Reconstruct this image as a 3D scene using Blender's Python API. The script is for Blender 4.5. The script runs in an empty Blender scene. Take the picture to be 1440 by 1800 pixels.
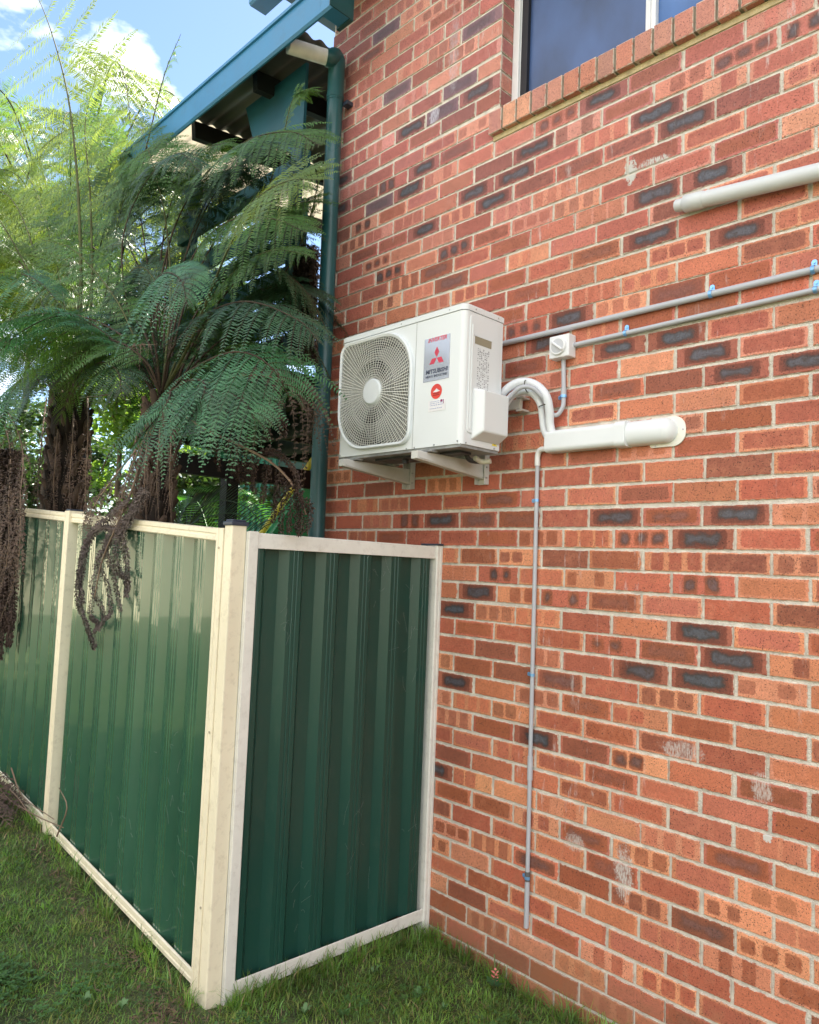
import bpy, bmesh, math, random
import numpy as np
from mathutils import Vector, Matrix
random.seed(7); rng = np.random.default_rng(7)
C = bpy.context.scene.collection
sc = bpy.context.scene
V = Vector; R = math.radians
# ------------------------------------------------------------------ camera
CAM = np.array([1.4457, -2.6731, -0.2195]); FPX = 1306.58
ROT = np.array([[0.69643848, 0.71650759, 0.03987851],
                [-0.02128286, 0.07616945, -0.99686772],
                [-0.71730083, 0.69340831, 0.06829667]])   # right, down, forward
cd = bpy.data.cameras.new('camera'); cam = bpy.data.objects.new('camera', cd); C.objects.link(cam)
cd.sensor_fit = 'VERTICAL'; cd.sensor_height = 36.0; cd.sensor_width = 36.0; cd.lens = FPX/1800*36
cd.clip_start = 0.05; cd.clip_end = 3000
M = Matrix.Identity(4)
for i in range(3):
    M[i][0] = ROT[0][i]; M[i][1] = -ROT[1][i]; M[i][2] = -ROT[2][i]; M[i][3] = CAM[i]
cam.matrix_world = M; sc.camera = cam
def at(u, v, y):
    """survey helper: point of the photograph on the vertical plane at depth y"""
    d = np.array([(u-720)/FPX, (v-900)/FPX, 1.0]) @ ROT
    t = (y-CAM[1])/d[1]
    return V(CAM + t*d)
# ------------------------------------------------------------------ sky and sun
SUN_DIR = V((-0.30, 0.56, 0.78)).normalized()      # towards the sun: behind the house, from the left
EL = math.asin(SUN_DIR.z); AZ = math.atan2(SUN_DIR.x, SUN_DIR.y)
w = bpy.data.worlds.new('World'); sc.world = w; w.use_nodes = True
nt = w.node_tree; nt.nodes.clear(); N = nt.nodes; L = nt.links
out = N.new('ShaderNodeOutputWorld'); bg = N.new('ShaderNodeBackground'); bg.inputs['Strength'].default_value = 0.07
sky = N.new('ShaderNodeTexSky'); sky.sky_type = 'NISHITA'; sky.sun_disc = False
sky.sun_elevation = EL; sky.sun_rotation = AZ; sky.air_density = 1.0; sky.dust_density = 0.2; sky.ozone_density = 2.5
tc = N.new('ShaderNodeTexCoord'); mp = N.new('ShaderNodeMapping'); mp.inputs['Scale'].default_value = (1.6, 1.6, 3.6)
mp.inputs['Location'].default_value = (0.35, 0.2, 0.0)
nz = N.new('ShaderNodeTexNoise'); nz.inputs['Scale'].default_value = 1.25; nz.inputs['Detail'].default_value = 7; nz.inputs['Roughness'].default_value = 0.55
rp = N.new('ShaderNodeValToRGB'); rp.color_ramp.elements[0].position = 0.50; rp.color_ramp.elements[1].position = 0.70
mx = N.new('ShaderNodeMix'); mx.data_type = 'RGBA'; mx.inputs[7].default_value = (12.6, 12.3, 12.0, 1)
L.new(tc.outputs['Generated'], mp.inputs['Vector']); L.new(mp.outputs[0], nz.inputs['Vector']); 
sx_w = N.new('ShaderNodeSeparateXYZ'); L.new(tc.outputs['Generated'], sx_w.inputs[0])
# cloud bank added behind the viewer as fill light, broken sky over the house
bk = N.new('ShaderNodeMath'); bk.operation = 'MULTIPLY_ADD'; bk.inputs[1].default_value = -0.16; L.new(sx_w.outputs[1], bk.inputs[0])
bx = N.new('ShaderNodeMath'); bx.operation = 'MULTIPLY_ADD'; bx.inputs[1].default_value = 0.09; bx.inputs[2].default_value = 0.02; L.new(sx_w.outputs[0], bx.inputs[0]); L.new(bx.outputs[0], bk.inputs[2])
ad = N.new('ShaderNodeMath'); ad.operation = 'ADD'; L.new(nz.outputs['Fac'], ad.inputs[0]); L.new(bk.outputs[0], ad.inputs[1])
last = ad.outputs[0]
for (u_, v_, r0_, r1_) in ((235, 135, .9975, 1.0), (10, 40, .9940, 1.0), (20, 600, .985, 1.0)):
    d0 = np.array([(u_-720)/FPX, (v_-900)/FPX, 1.0]) @ ROT; d0 = d0/np.linalg.norm(d0)
    dt = N.new('ShaderNodeVectorMath'); dt.operation = 'DOT_PRODUCT'; dt.inputs[1].default_value = tuple(d0); L.new(tc.outputs['Generated'], dt.inputs[0])
    mr = N.new('ShaderNodeMapRange'); mr.inputs[1].default_value = r0_; mr.inputs[2].default_value = r1_; mr.inputs[4].default_value = (0.24 if u_ > 100 else 0.13); L.new(dt.outputs['Value'], mr.inputs[0])
    a2 = N.new('ShaderNodeMath'); a2.operation = 'ADD'; L.new(last, a2.inputs[0]); L.new(mr.outputs[0], a2.inputs[1]); last = a2.outputs[0]
nf_ = N.new('ShaderNodeTexNoise'); nf_.inputs['Scale'].default_value = 9; nf_.inputs['Detail'].default_value = 6; L.new(mp.outputs[0], nf_.inputs['Vector'])
m3 = N.new('ShaderNodeMath'); m3.operation = 'MULTIPLY_ADD'; m3.inputs[1].default_value = 0.50; m3.inputs[2].default_value = -0.25; L.new(nf_.outputs['Fac'], m3.inputs[0])
a3 = N.new('ShaderNodeMath'); a3.operation = 'ADD'; L.new(last, a3.inputs[0]); L.new(m3.outputs[0], a3.inputs[1]); L.new(a3.outputs[0], rp.inputs['Fac'])

L.new(rp.outputs['Color'], mx.inputs[0]); L.new(sky.outputs[0], mx.inputs[6]); L.new(mx.outputs[2], bg.inputs['Color']); L.new(bg.outputs[0], out.inputs[0])
sd = bpy.data.lights.new('sun', 'SUN'); sd.energy = 5.0; sd.angle = R(0.53); sd.color = (1.0, 0.93, 0.80)
so = bpy.data.objects.new('sun', sd); C.objects.link(so); so.rotation_euler = SUN_DIR.to_track_quat('Z', 'Y').to_euler(); so.location = (-6, 6, 12)
sc.view_settings.view_transform = 'Standard'; sc.view_settings.look = 'None'; sc.view_settings.gamma = 1.0
sc.view_settings.exposure = 1.90
sc.cycles.max_bounces = 8; sc.cycles.transparent_max_bounces = 12

# ------------------------------------------------------------------ helpers
def lin(r, g, b):
    f = lambda c: c/12.92 if c <= 0.04045 else ((c+0.055)/1.055)**2.4
    return (f(r/255), f(g/255), f(b/255))
MATS = {}
def mat(name, col, rough=0.6, metal=0.0, var=0.15, scale=8.0, bump=0.0, bscale=60.0, spec=0.5, coat=0.0, stretch=None, dirt=None, dirt_amt=0.5, dscale=5.0, trans=0.0, tcol=None, rvar=0.0):
    if name in MATS: return MATS[name]
    m = bpy.data.materials.new(name); m.use_nodes = True; t = m.node_tree; n = t.nodes; l = t.links
    b = n['Principled BSDF']; b.inputs['Roughness'].default_value = rough; b.inputs['Metallic'].default_value = metal
    b.inputs['Specular IOR Level'].default_value = spec; b.inputs['Coat Weight'].default_value = coat
    g = n.new('ShaderNodeNewGeometry'); mp = n.new('ShaderNodeMapping'); l.new(g.outputs['Position'], mp.inputs['Vector'])
    if stretch: mp.inputs['Scale'].default_value = stretch
    nz = n.new('ShaderNodeTexNoise'); nz.inputs['Scale'].default_value = scale; nz.inputs['Detail'].default_value = 5
    l.new(mp.outputs[0], nz.inputs['Vector'])
    r = n.new('ShaderNodeMapRange'); r.inputs['From Min'].default_value = 0.3; r.inputs['From Max'].default_value = 0.7
    r.inputs['To Min'].default_value = 1-var; r.inputs['To Max'].default_value = 1+var; l.new(nz.outputs['Fac'], r.inputs['Value'])
    v = n.new('ShaderNodeVectorMath'); v.operation = 'SCALE'; v.inputs[0].default_value = col; l.new(r.outputs[0], v.inputs['Scale'])
    c = v.outputs[0]
    if dirt:
        nd = n.new('ShaderNodeTexNoise'); nd.inputs['Scale'].default_value = dscale; nd.inputs['Detail'].default_value = 8; nd.inputs['Roughness'].default_value = 0.7
        l.new(mp.outputs[0], nd.inputs['Vector'])
        rd = n.new('ShaderNodeMapRange'); rd.inputs['From Min'].default_value = 0.52; rd.inputs['From Max'].default_value = 0.75; rd.inputs['To Max'].default_value = dirt_amt
        l.new(nd.outputs['Fac'], rd.inputs['Value'])
        x = n.new('ShaderNodeMix'); x.data_type = 'RGBA'; x.inputs[7].default_value = (*dirt, 1); l.new(rd.outputs[0], x.inputs[0]); l.new(c, x.inputs[6]); c = x.outputs[2]
    l.new(c, b.inputs['Base Color'])
    if rvar:
        rr = n.new('ShaderNodeMapRange'); rr.inputs['From Min'].default_value = 0.3; rr.inputs['From Max'].default_value = 0.7
        rr.inputs['To Min'].default_value = rough-rvar; rr.inputs['To Max'].default_value = rough+rvar; l.new(nz.outputs['Fac'], rr.inputs['Value']); l.new(rr.outputs[0], b.inputs['Roughness'])
    if bump:
        nb = n.new('ShaderNodeTexNoise'); nb.inputs['Scale'].default_value = bscale; nb.inputs['Detail'].default_value = 4; l.new(mp.outputs[0], nb.inputs['Vector'])
        bp = n.new('ShaderNodeBump'); bp.inputs['Strength'].default_value = bump; bp.inputs['Distance'].default_value = 0.01
        l.new(nb.outputs['Fac'], bp.inputs['Height']); l.new(bp.outputs[0], b.inputs['Normal'])
    if trans:
        tr = n.new('ShaderNodeBsdfTranslucent'); ms = n.new('ShaderNodeMixShader'); ms.inputs[0].default_value = trans
        v2 = n.new('ShaderNodeVectorMath'); v2.operation = 'SCALE'; v2.inputs[0].default_value = tcol or col; l.new(r.outputs[0], v2.inputs['Scale'])
        l.new(v2.outputs[0], tr.inputs['Color']); o = n['Material Output']
        l.new(b.outputs[0], ms.inputs[1]); l.new(tr.outputs[0], ms.inputs[2]); l.new(ms.outputs[0], o.inputs['Surface'])
    MATS[name] = m; return m

def link(name, me, mats, parent=None, smooth=False):
    o = bpy.data.objects.new(name, me); C.objects.link(o)
    for m in (mats if isinstance(mats, (list, tuple)) else [mats]): me.materials.append(m)
    if parent is not None: o.parent = parent
    if smooth: me.polygons.foreach_set('use_smooth', [True]*len(me.polygons))
    return o
def tag(o, label=None, cat=None, group=None, kind=None):
    if label: o['label'] = label
    if cat: o['category'] = cat
    if group: o['group'] = group
    if kind: o['kind'] = kind
    return o
def thing(name, label, cat, loc=(0, 0, 0), group=None):
    o = bpy.data.objects.new(name, None); C.objects.link(o); o.location = (0, 0, 0); o.empty_display_size = 0.1
    return tag(o, label, cat, group)

class MB:
    """collects boxes, prisms and tubes and links them as ONE mesh object"""
    def __init__(s): s.v = []; s.f = []; s.mi = []; s.sm = []
    def add(s, vs, fs, mi=0, sm=False):
        o = len(s.v); s.v += [tuple(p) for p in vs]; s.f += [tuple(i+o for i in f) for f in fs]; s.mi += [mi]*len(fs); s.sm += [sm]*len(fs)
    def box(s, a, b, mi=0):
        x0, y0, z0 = a; x1, y1, z1 = b
        s.add([(x0,y0,z0),(x1,y0,z0),(x1,y1,z0),(x0,y1,z0),(x0,y0,z1),(x1,y0,z1),(x1,y1,z1),(x0,y1,z1)],
              [(0,3,2,1),(4,5,6,7),(0,1,5,4),(1,2,6,5),(2,3,7,6),(3,0,4,7)], mi)
    def hexa(s, p, mi=0):
        s.add(p, [(0,3,2,1),(4,5,6,7),(0,1,5,4),(1,2,6,5),(2,3,7,6),(3,0,4,7)], mi)
    def beam(s, p, q, w, h, up=V((0,0,1)), mi=0):
        p = V(p); q = V(q); t = (q-p).normalized(); a = t.cross(up).normalized(); b = a.cross(t).normalized()
        a *= w/2; b *= h/2
        s.hexa([p-a-b, p+a-b, q+a-b, q-a-b, p-a+b, p+a+b, q+a+b, q-a+b], mi)
    def tube(s, pts, r, n=12, mi=0, cap=True):
        pts = [V(p) for p in pts]; rs = r if isinstance(r, (list, tuple)) else [r]*len(pts)
        rings = []; a = None
        for i, p in enumerate(pts):
            t = (pts[min(i+1, len(pts)-1)]-pts[max(i-1, 0)]).normalized()
            if a is None: a = t.cross(V((0.12, 0.3, 1))).normalized()
            else: a = (a - t*a.dot(t)).normalized()
            b = t.cross(a)
            rings.append([p+(a*math.cos(2*math.pi*k/n)+b*math.sin(2*math.pi*k/n))*rs[i] for k in range(n)])
        vs = [q for rg in rings for q in rg]; fs = []
        for i in range(len(pts)-1):
            for k in range(n): fs.append((i*n+k, i*n+(k+1) % n, (i+1)*n+(k+1) % n, (i+1)*n+k))
        s.add(vs, fs, mi, True)
        if cap:
            s.add(rings[0], [tuple(range(n))[::-1]], mi); s.add(rings[-1], [tuple(range(n))], mi)
    def prism(s, poly, axis, a, b, mi=0):
        """poly of 2D points extruded along axis from a to b; (axis x: poly=(y,z); y: (x,z); z: (x,y))"""
        mk = {0: lambda p, t: (t, p[0], p[1]), 1: lambda p, t: (p[0], t, p[1]), 2: lambda p, t: (p[0], p[1], t)}[axis]
        n = len(poly); vs = [mk(p, a) for p in poly]+[mk(p, b) for p in poly]
        fs = [tuple(range(n))[::-1], tuple(range(n, 2*n))]+[(i, (i+1) % n, n+(i+1) % n, n+i) for i in range(n)]
        s.add(vs, fs, mi)
    def build(s, name, mats, parent=None, bevel=0.0, seg=2):
        me = bpy.data.meshes.new(name); me.from_pydata(s.v, [], s.f)
        me.polygons.foreach_set('material_index', s.mi); me.polygons.foreach_set('use_smooth', s.sm)
        bm = bmesh.new(); bm.from_mesh(me); bmesh.ops.recalc_face_normals(bm, faces=bm.faces)
        if bevel:
            bmesh.ops.bevel(bm, geom=[e for e in bm.edges if len(e.link_faces) == 2 and e.calc_face_angle(0) > 0.6], offset=bevel, segments=seg, affect='EDGES', profile=0.6, clamp_overlap=True)
        bm.to_mesh(me); bm.free(); me.update()
        return link(name, me, mats, parent)
def spline(pts, n):
    pts = [V(p) for p in pts]; P = [pts[0]*2-pts[1]]+pts+[pts[-1]*2-pts[-2]]; o = []
    m = len(pts)-1
    for i in range(n+1):
        s = i/n*m; k = min(int(s), m-1); t = s-k; a, b, c, d = P[k:k+4]
        o.append(0.5*((2*b)+(c-a)*t+(2*a-5*b+4*c-d)*t*t+(3*b-a-3*c+d)*t**3))
    return o
def npmesh(name, vs, quads, tris, mats, parent=None, mi=None, smooth=False):
    me = bpy.data.meshes.new(name); nv = len(vs); nq = len(quads); ntri = len(tris)
    me.vertices.add(nv); me.vertices.foreach_set('co', np.asarray(vs, dtype=np.float32).ravel())
    li = np.concatenate([np.asarray(quads, dtype=np.int32).ravel(), np.asarray(tris, dtype=np.int32).ravel()])
    me.loops.add(len(li)); me.loops.foreach_set('vertex_index', li)
    me.polygons.add(nq+ntri)
    me.polygons.foreach_set('loop_start', np.concatenate([np.arange(nq)*4, nq*4+np.arange(ntri)*3]).astype(np.int32))
    if mi is not None: me.polygons.foreach_set('material_index', np.asarray(mi, dtype=np.int32))
    if smooth: me.polygons.foreach_set('use_smooth', np.ones(nq+ntri, dtype=bool))
    me.update(calc_edges=True); me.validate()
    return link(name, me, mats, parent)

# ------------------------------------------------------------------ brick material
def brick_material():
    m = bpy.data.materials.new('clinker_brick'); m.use_nodes = True; t = m.node_tree; n = t.nodes; l = t.links
    b = n['Principled BSDF']
    def node(k, **kw):
        x = n.new(k)
        for a, v_ in kw.items(): setattr(x, a, v_)
        return x
    def mth(op, a, c=None, d=None, clamp=False):
        x = node('ShaderNodeMath', operation=op, use_clamp=clamp)
        for i, q in enumerate((a, c, d)):
            if q is None: continue
            if isinstance(q, (int, float)): x.inputs[i].default_value = q
            else: l.new(q, x.inputs[i])
        return x.outputs[0]
    def ramp(v_, a, c):
        x = node('ShaderNodeMapRange', interpolation_type='SMOOTHSTEP'); l.new(v_, x.inputs[0]); x.inputs[1].default_value = a; x.inputs[2].default_value = c; return x.outputs[0]
    def mixc(f, a, c):
        x = node('ShaderNodeMix', data_type='RGBA')
        for i, q in ((0, f), (6, a), (7, c)):
            if isinstance(q, tuple): x.inputs[i].default_value = (*q, 1)
            elif isinstance(q, float): x.inputs[i].default_value = q
            else: l.new(q, x.inputs[i])
        return x.outputs[2]
    uv = node('ShaderNodeUVMap', uv_map='uv'); sx = node('ShaderNodeSeparateXYZ'); l.new(uv.outputs[0], sx.inputs[0]); U, W = sx.outputs[0], sx.outputs[1]
    def attr(nm): x = node('ShaderNodeAttribute', attribute_name=nm); return x
    cA, cB, S, P = attr('col_a'), attr('col_b'), attr('spots'), attr('pars')
    sS = node('ShaderNodeSeparateXYZ'); l.new(S.outputs['Vector'], sS.inputs[0]); sP = node('ShaderNodeSeparateXYZ'); l.new(P.outputs['Vector'], sP.inputs[0])
    g = node('ShaderNodeNewGeometry')
    def noise(sc_, det=4, rough=0.6, vec=None, dist=0):
        x = node('ShaderNodeTexNoise'); x.inputs['Scale'].default_value = sc_; x.inputs['Detail'].default_value = det; x.inputs['Roughness'].default_value = rough; x.inputs['Distortion'].default_value = dist
        l.new(vec or g.outputs['Position'], x.inputs['Vector']); return x.outputs['Fac']
    n1 = noise(28); n2 = noise(140, 3); n3 = noise(480, 2); n4 = noise(900, 1)
    wob = mth('ADD', mth('MULTIPLY', mth('SUBTRACT', n1, 0.5), 0.020), mth('MULTIPLY', mth('SUBTRACT', n2, 0.5), 0.012))
    def sdf(cx, hw, hh, rr=0.011):
        qx = mth('MAXIMUM', mth('SUBTRACT', mth('ABSOLUTE', mth('SUBTRACT', U, cx)), mth('SUBTRACT', hw, rr)), 0.0)
        qy = mth('MAXIMUM', mth('SUBTRACT', mth('ABSOLUTE', mth('SUBTRACT', W, mth('ADD', 0.038, mth('MULTIPLY', mth('SUBTRACT', cx, 0.115), 0.02)))), mth('SUBTRACT', hh, rr)), 0.0)
        return mth('SUBTRACT', mth('SQRT', mth('ADD', mth('POWER', qx, 2.0), mth('POWER', qy, 2.0))), rr)
    hw, hh, core = sP.outputs[0], sP.outputs[1], sP.outputs[2]
    d = None; dc = None
    chh = mth('MULTIPLY', hh, 0.60); chw = mth('MULTIPLY', hw, 0.72)
    for i in range(3):
        q = sdf(sS.outputs[i], hw, hh); d = q if d is None else mth('MINIMUM', d, q)
        q = sdf(sS.outputs[i], chw, chh, 0.017); dc = q if dc is None else mth('MINIMUM', dc, q)
    dd = mth('ADD', d, mth('MULTIPLY', wob, 0.65)); inside = mth('MULTIPLY', mth('SUBTRACT', 1.0, ramp(dd, -0.004, 0.0035)), mth('ADD', 0.45, n1), clamp=True)
    n5 = noise(55, 3, .6); wob2 = mth('ADD', mth('MULTIPLY', mth('SUBTRACT', noise(16, 2), 0.5), 0.046), mth('ADD', mth('MULTIPLY', mth('SUBTRACT', n5, 0.5), 0.015), mth('MULTIPLY', mth('SUBTRACT', n3, 0.5), 0.014)))
    dcc = mth('ADD', dc, wob2); cin = mth('MULTIPLY', mth('SUBTRACT', 1.0, ramp(dcc, -0.006, 0.007)), core)
    halo = mth('MULTIPLY', mth('SUBTRACT', 1.0, ramp(dcc, -0.004, 0.024)), mth('MULTIPLY', core, 0.50))
    col = mixc(inside, cA.outputs['Color'], cB.outputs['Color'])
    col = mixc(halo, col, (0.075, 0.035, 0.03))
    corec = mixc(mth('MULTIPLY', mth('SUBTRACT', 1.0, ramp(dcc, -0.013, -0.002)), ramp(n5, 0.25, 0.55)), (0.044, 0.038, 0.038), (0.082, 0.090, 0.112))
    col = mixc(cin, col, corec)
    # grain and pits
    gr = mth('ADD', 0.62, mth('MULTIPLY', n2, 0.76)); gr = mth('MULTIPLY', gr, mth('ADD', 0.66, mth('MULTIPLY', n3, 0.68))); gr = mth('MULTIPLY', gr, mth('ADD', 0.78, mth('MULTIPLY', noise(11, 3), 0.44)))
    v = node('ShaderNodeVectorMath', operation='SCALE'); l.new(col, v.inputs[0]); l.new(gr, v.inputs['Scale']); col = v.outputs[0]
    pit = mth('SUBTRACT', 1.0, ramp(noise(230, 2, 0.4), 0.33, 0.38)); col = mixc(mth('MULTIPLY', pit, 0.75), col, (0.035, 0.02, 0.018))
    lt = ramp(noise(330, 2, 0.4), 0.70, 0.76); col = mixc(mth('MULTIPLY', lt, 0.5), col, (0.55, 0.36, 0.26))
    # mortar smeared over the arrises, using the brick length stored in pars of uv layer 2
    uv2 = node('ShaderNodeUVMap', uv_map='len'); s2 = node('ShaderNodeSeparateXYZ'); l.new(uv2.outputs[0], s2.inputs[0])
    ex = mth('MINIMUM', U, mth('SUBTRACT', s2.outputs[0], U)); ey = mth('MINIMUM', W, mth('SUBTRACT', s2.outputs[1], W)); e = mth('MINIMUM', ex, ey)
    em = mth('ADD', e, mth('ADD', mth('MULTIPLY', mth('SUBTRACT', noise(45, 5, 0.7), 0.5), 0.016), mth('MULTIPLY', mth('SUBTRACT', n3, 0.5), 0.004)))
    col = mixc(mth('MULTIPLY', mth('SUBTRACT', 1.0, ramp(em, 0.0, 0.0022)), 0.85), col, (0.62, 0.57, 0.48))
    # white efflorescence and cement runs
    mp2 = node('ShaderNodeMapping'); mp2.inputs['Scale'].default_value = (9, 1, 1.6); l.new(g.outputs['Position'], mp2.inputs['Vector'])
    st = noise(3.0, 6, 0.7, mp2.outputs[0]); big = noise(1.5, 2, 0.5)
    ef = mth('MULTIPLY', ramp(st, 0.57, 0.70), ramp(big, 0.50, 0.62)); ef = mth('MULTIPLY', ef, mth('ADD', 0.25, n3), clamp=True)
    col = mixc(mth('MULTIPLY', ef, 0.75), col, (0.62, 0.58, 0.56))
    def stain(x, z, rx, rz, amt, c_):
        nonlocal col
        sp = node('ShaderNodeSeparateXYZ'); l.new(g.outputs['Position'], sp.inputs[0])
        a = mth('POWER', mth('DIVIDE', mth('SUBTRACT', sp.outputs[0], x), rx), 2.0); c2 = mth('POWER', mth('DIVIDE', mth('SUBTRACT', sp.outputs[2], z), rz), 2.0)
        q = mth('ADD', mth('ADD', a, c2), mth('ADD', mth('MULTIPLY', mth('SUBTRACT', n1, 0.5), 3.2), mth('MULTIPLY', mth('SUBTRACT', n2, 0.5), 3.0)))
        f_ = mth('MULTIPLY', mth('SUBTRACT', 1.0, ramp(q, 0.6, 1.1) if amt >= .95 else ramp(q, 0.5, 1.6)), amt)
        if amt < .95: f_ = mth('MULTIPLY', f_, mth('MULTIPLY', ramp(noise(26, 4, .7, mp2.outputs[0]), 0.36, 0.58), mth('ADD', 0.75, n3)), clamp=True)
        col = mixc(f_, col, c_)
    for a in STAINS: stain(*a)
    spz = node('ShaderNodeSeparateXYZ'); l.new(g.outputs['Position'], spz.inputs[0])
    so_ = mth('MULTIPLY', mth('SUBTRACT', 1.0, ramp(mth('ADD', spz.outputs[2], mth('MULTIPLY', mth('SUBTRACT', n1, 0.5), 0.35)), -1.93, -1.70)), mth('ADD', 0.35, n2), clamp=True)
    col = mixc(mth('MULTIPLY', so_, 0.7), col, (0.27, 0.13, 0.07))
    l.new(col, b.inputs['Base Color'])
    ro = mth('SUBTRACT', 0.82, mth('MULTIPLY', cin, 0.42)); l.new(ro, b.inputs['Roughness'])
    b.inputs['Specular IOR Level'].default_value = 0.45
    h = mth('ADD', mth('MULTIPLY', n2, 0.6), mth('ADD', mth('MULTIPLY', n3, 0.35), mth('MULTIPLY', pit, -0.5)))
    h = mth('ADD', h, mth('MULTIPLY', inside, 0.12))
    bp = node('ShaderNodeBump'); bp.inputs['Strength'].default_value = 0.55; bp.inputs['Distance'].default_value = 0.003; l.new(h, bp.inputs['Height']); l.new(bp.outputs[0], b.inputs['Normal'])
    return m
pS = lambda u, v_: at(u, v_, 0)
def S_(u, v_, rx, rz, amt, c_=(0.62, 0.60, 0.56)):
    p = pS(u, v_); return (p.x, p.z, rx, rz, amt, c_)
STAINS = [S_(1110, 302, 0.028, 0.05, 1.0, (0.52, 0.52, 0.48)), S_(1150, 285, 0.06, 0.016, 0.9, (0.52, 0.52, 0.48)), S_(1098, 1535, 0.035, 0.09, 0.7), S_(1350, 1472, 0.016, 0.014, 1.0, (0.6, 0.58, 0.54)),
          S_(1340, 1385, 0.03, 0.05, 0.55), S_(1200, 1320, 0.07, 0.03, 0.5), S_(1010, 1480, 0.04, 0.03, 0.5), S_(800, 90, 0.03, 0.2, 0.35, (0.5, 0.5, 0.55)), S_(765, 205, 0.03, 0.05, 0.6, (0.6, 0.6, 0.7)), S_(660, 1015, 0.0, 0.0, 0.0)][:9]
MORTAR = mat('lime_mortar', (0.70, 0.66, 0.58), 0.9, var=0.20, scale=22, bump=0.9, bscale=170, dirt=(0.30, 0.26, 0.20), dirt_amt=0.45, dscale=14)
BRICK = brick_material()

# ------------------------------------------------------------------ brick wall, brick by brick
ROWX = {}
for ks, v_ in ((range(-50, -24), 9), ((-24, -23, -22), 6), ((-21,), 15), ((-20,), 12), ((-19, -18), 24), ((-17, -16), 17), ((-15,), 13), ((8, 10), -10), ((6,), -12), ((5,), -9), ((0, 1), -7), ((-6, ), -7), ((14, 15, 16, 17, 18), 11)):
    for k in ks: ROWX[k] = v_/1000
ROWZ = {-31: .010, -30: .01, -29: .009, -28: .01, -27: .010, -26: .005, -23: -.008, -22: -.004, -21: -.005, -20: -.006, -19: -.006, -18: -.006, -17: -.006, -16: -.006, -10: .008, -9: .005, 0: -.004, 1: -.004, 2: -.003, 5: -.004}
DARK = [(1082,157),(1157,195),(1205,212),(1242,311),(1307,405),(1140,417),(1187,592),(1100,605),(1247,617),(1302,650),(1417,630),(1290,902),(1095,905),(1237,945),(1242,1110),(1297,1160),(1125,1180),(1240,1192),(777,912),(840,1042),(805,1070),(800,1199),(722,229),(745,295),(715,339),(835,340),(862,357),(905,307),(927,270),(740,410),(605,320),(605,370),(1002,563),(943,609),(947,1294),(1000,300)]
MILD = [(1200,120),(1320,240),(1136,272),(1372,425),(1172,517),(1242,1282),(875,945),(910,842),(1037,800),(835,1105),(867,1142),(900,1178),(995,1195),(1072,1362),(805,265),(640,350),(687,427),(602,420),(670,210),(635,452),(1425,1130),(1085,1370),(990,300)]
PURP = [(700,165),(800,150),(787,200),(847,45),(665,357),(690,60)]
DSPOT = [(1350,85),(1418,40),(1150,945),(1235,1027),(1140,1345),(885,1010),(990,1050),(924,583),(805,437),(675,465),(690,480),(685,322),(640,402),(1065,1130),(945,225)]
BT = {}
def key(u, v_):
    p = pS(u, v_); r = int(round(-p.z/0.086)); x = (p.x-ROWX.get(r, 0))/0.12
    h = 2*math.floor((x-(r % 2))/2)+(r % 2); return (r, h)
for lst, nm in ((DARK, 'dark'), (MILD, 'mild'), (PURP, 'purple'), (DSPOT, 'dspot')):
    for q in lst: BT[key(*q)] = nm
REDS = [lin(202,124,102), lin(192,112,95), lin(184,106,89), lin(195,126,100), lin(175,102,88), lin(191,117,104)]
PALE = [lin(220,154,124), lin(212,144,114), lin(214,148,126), lin(204,138,114)]
BRN = [lin(160,96,76), lin(152,94,80), lin(168,100,76)]
def jig(c, a=0.09): k = 1+random.uniform(-a, a); return tuple(x*k*(1+random.uniform(-.03, .03)) for x in c)
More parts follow.
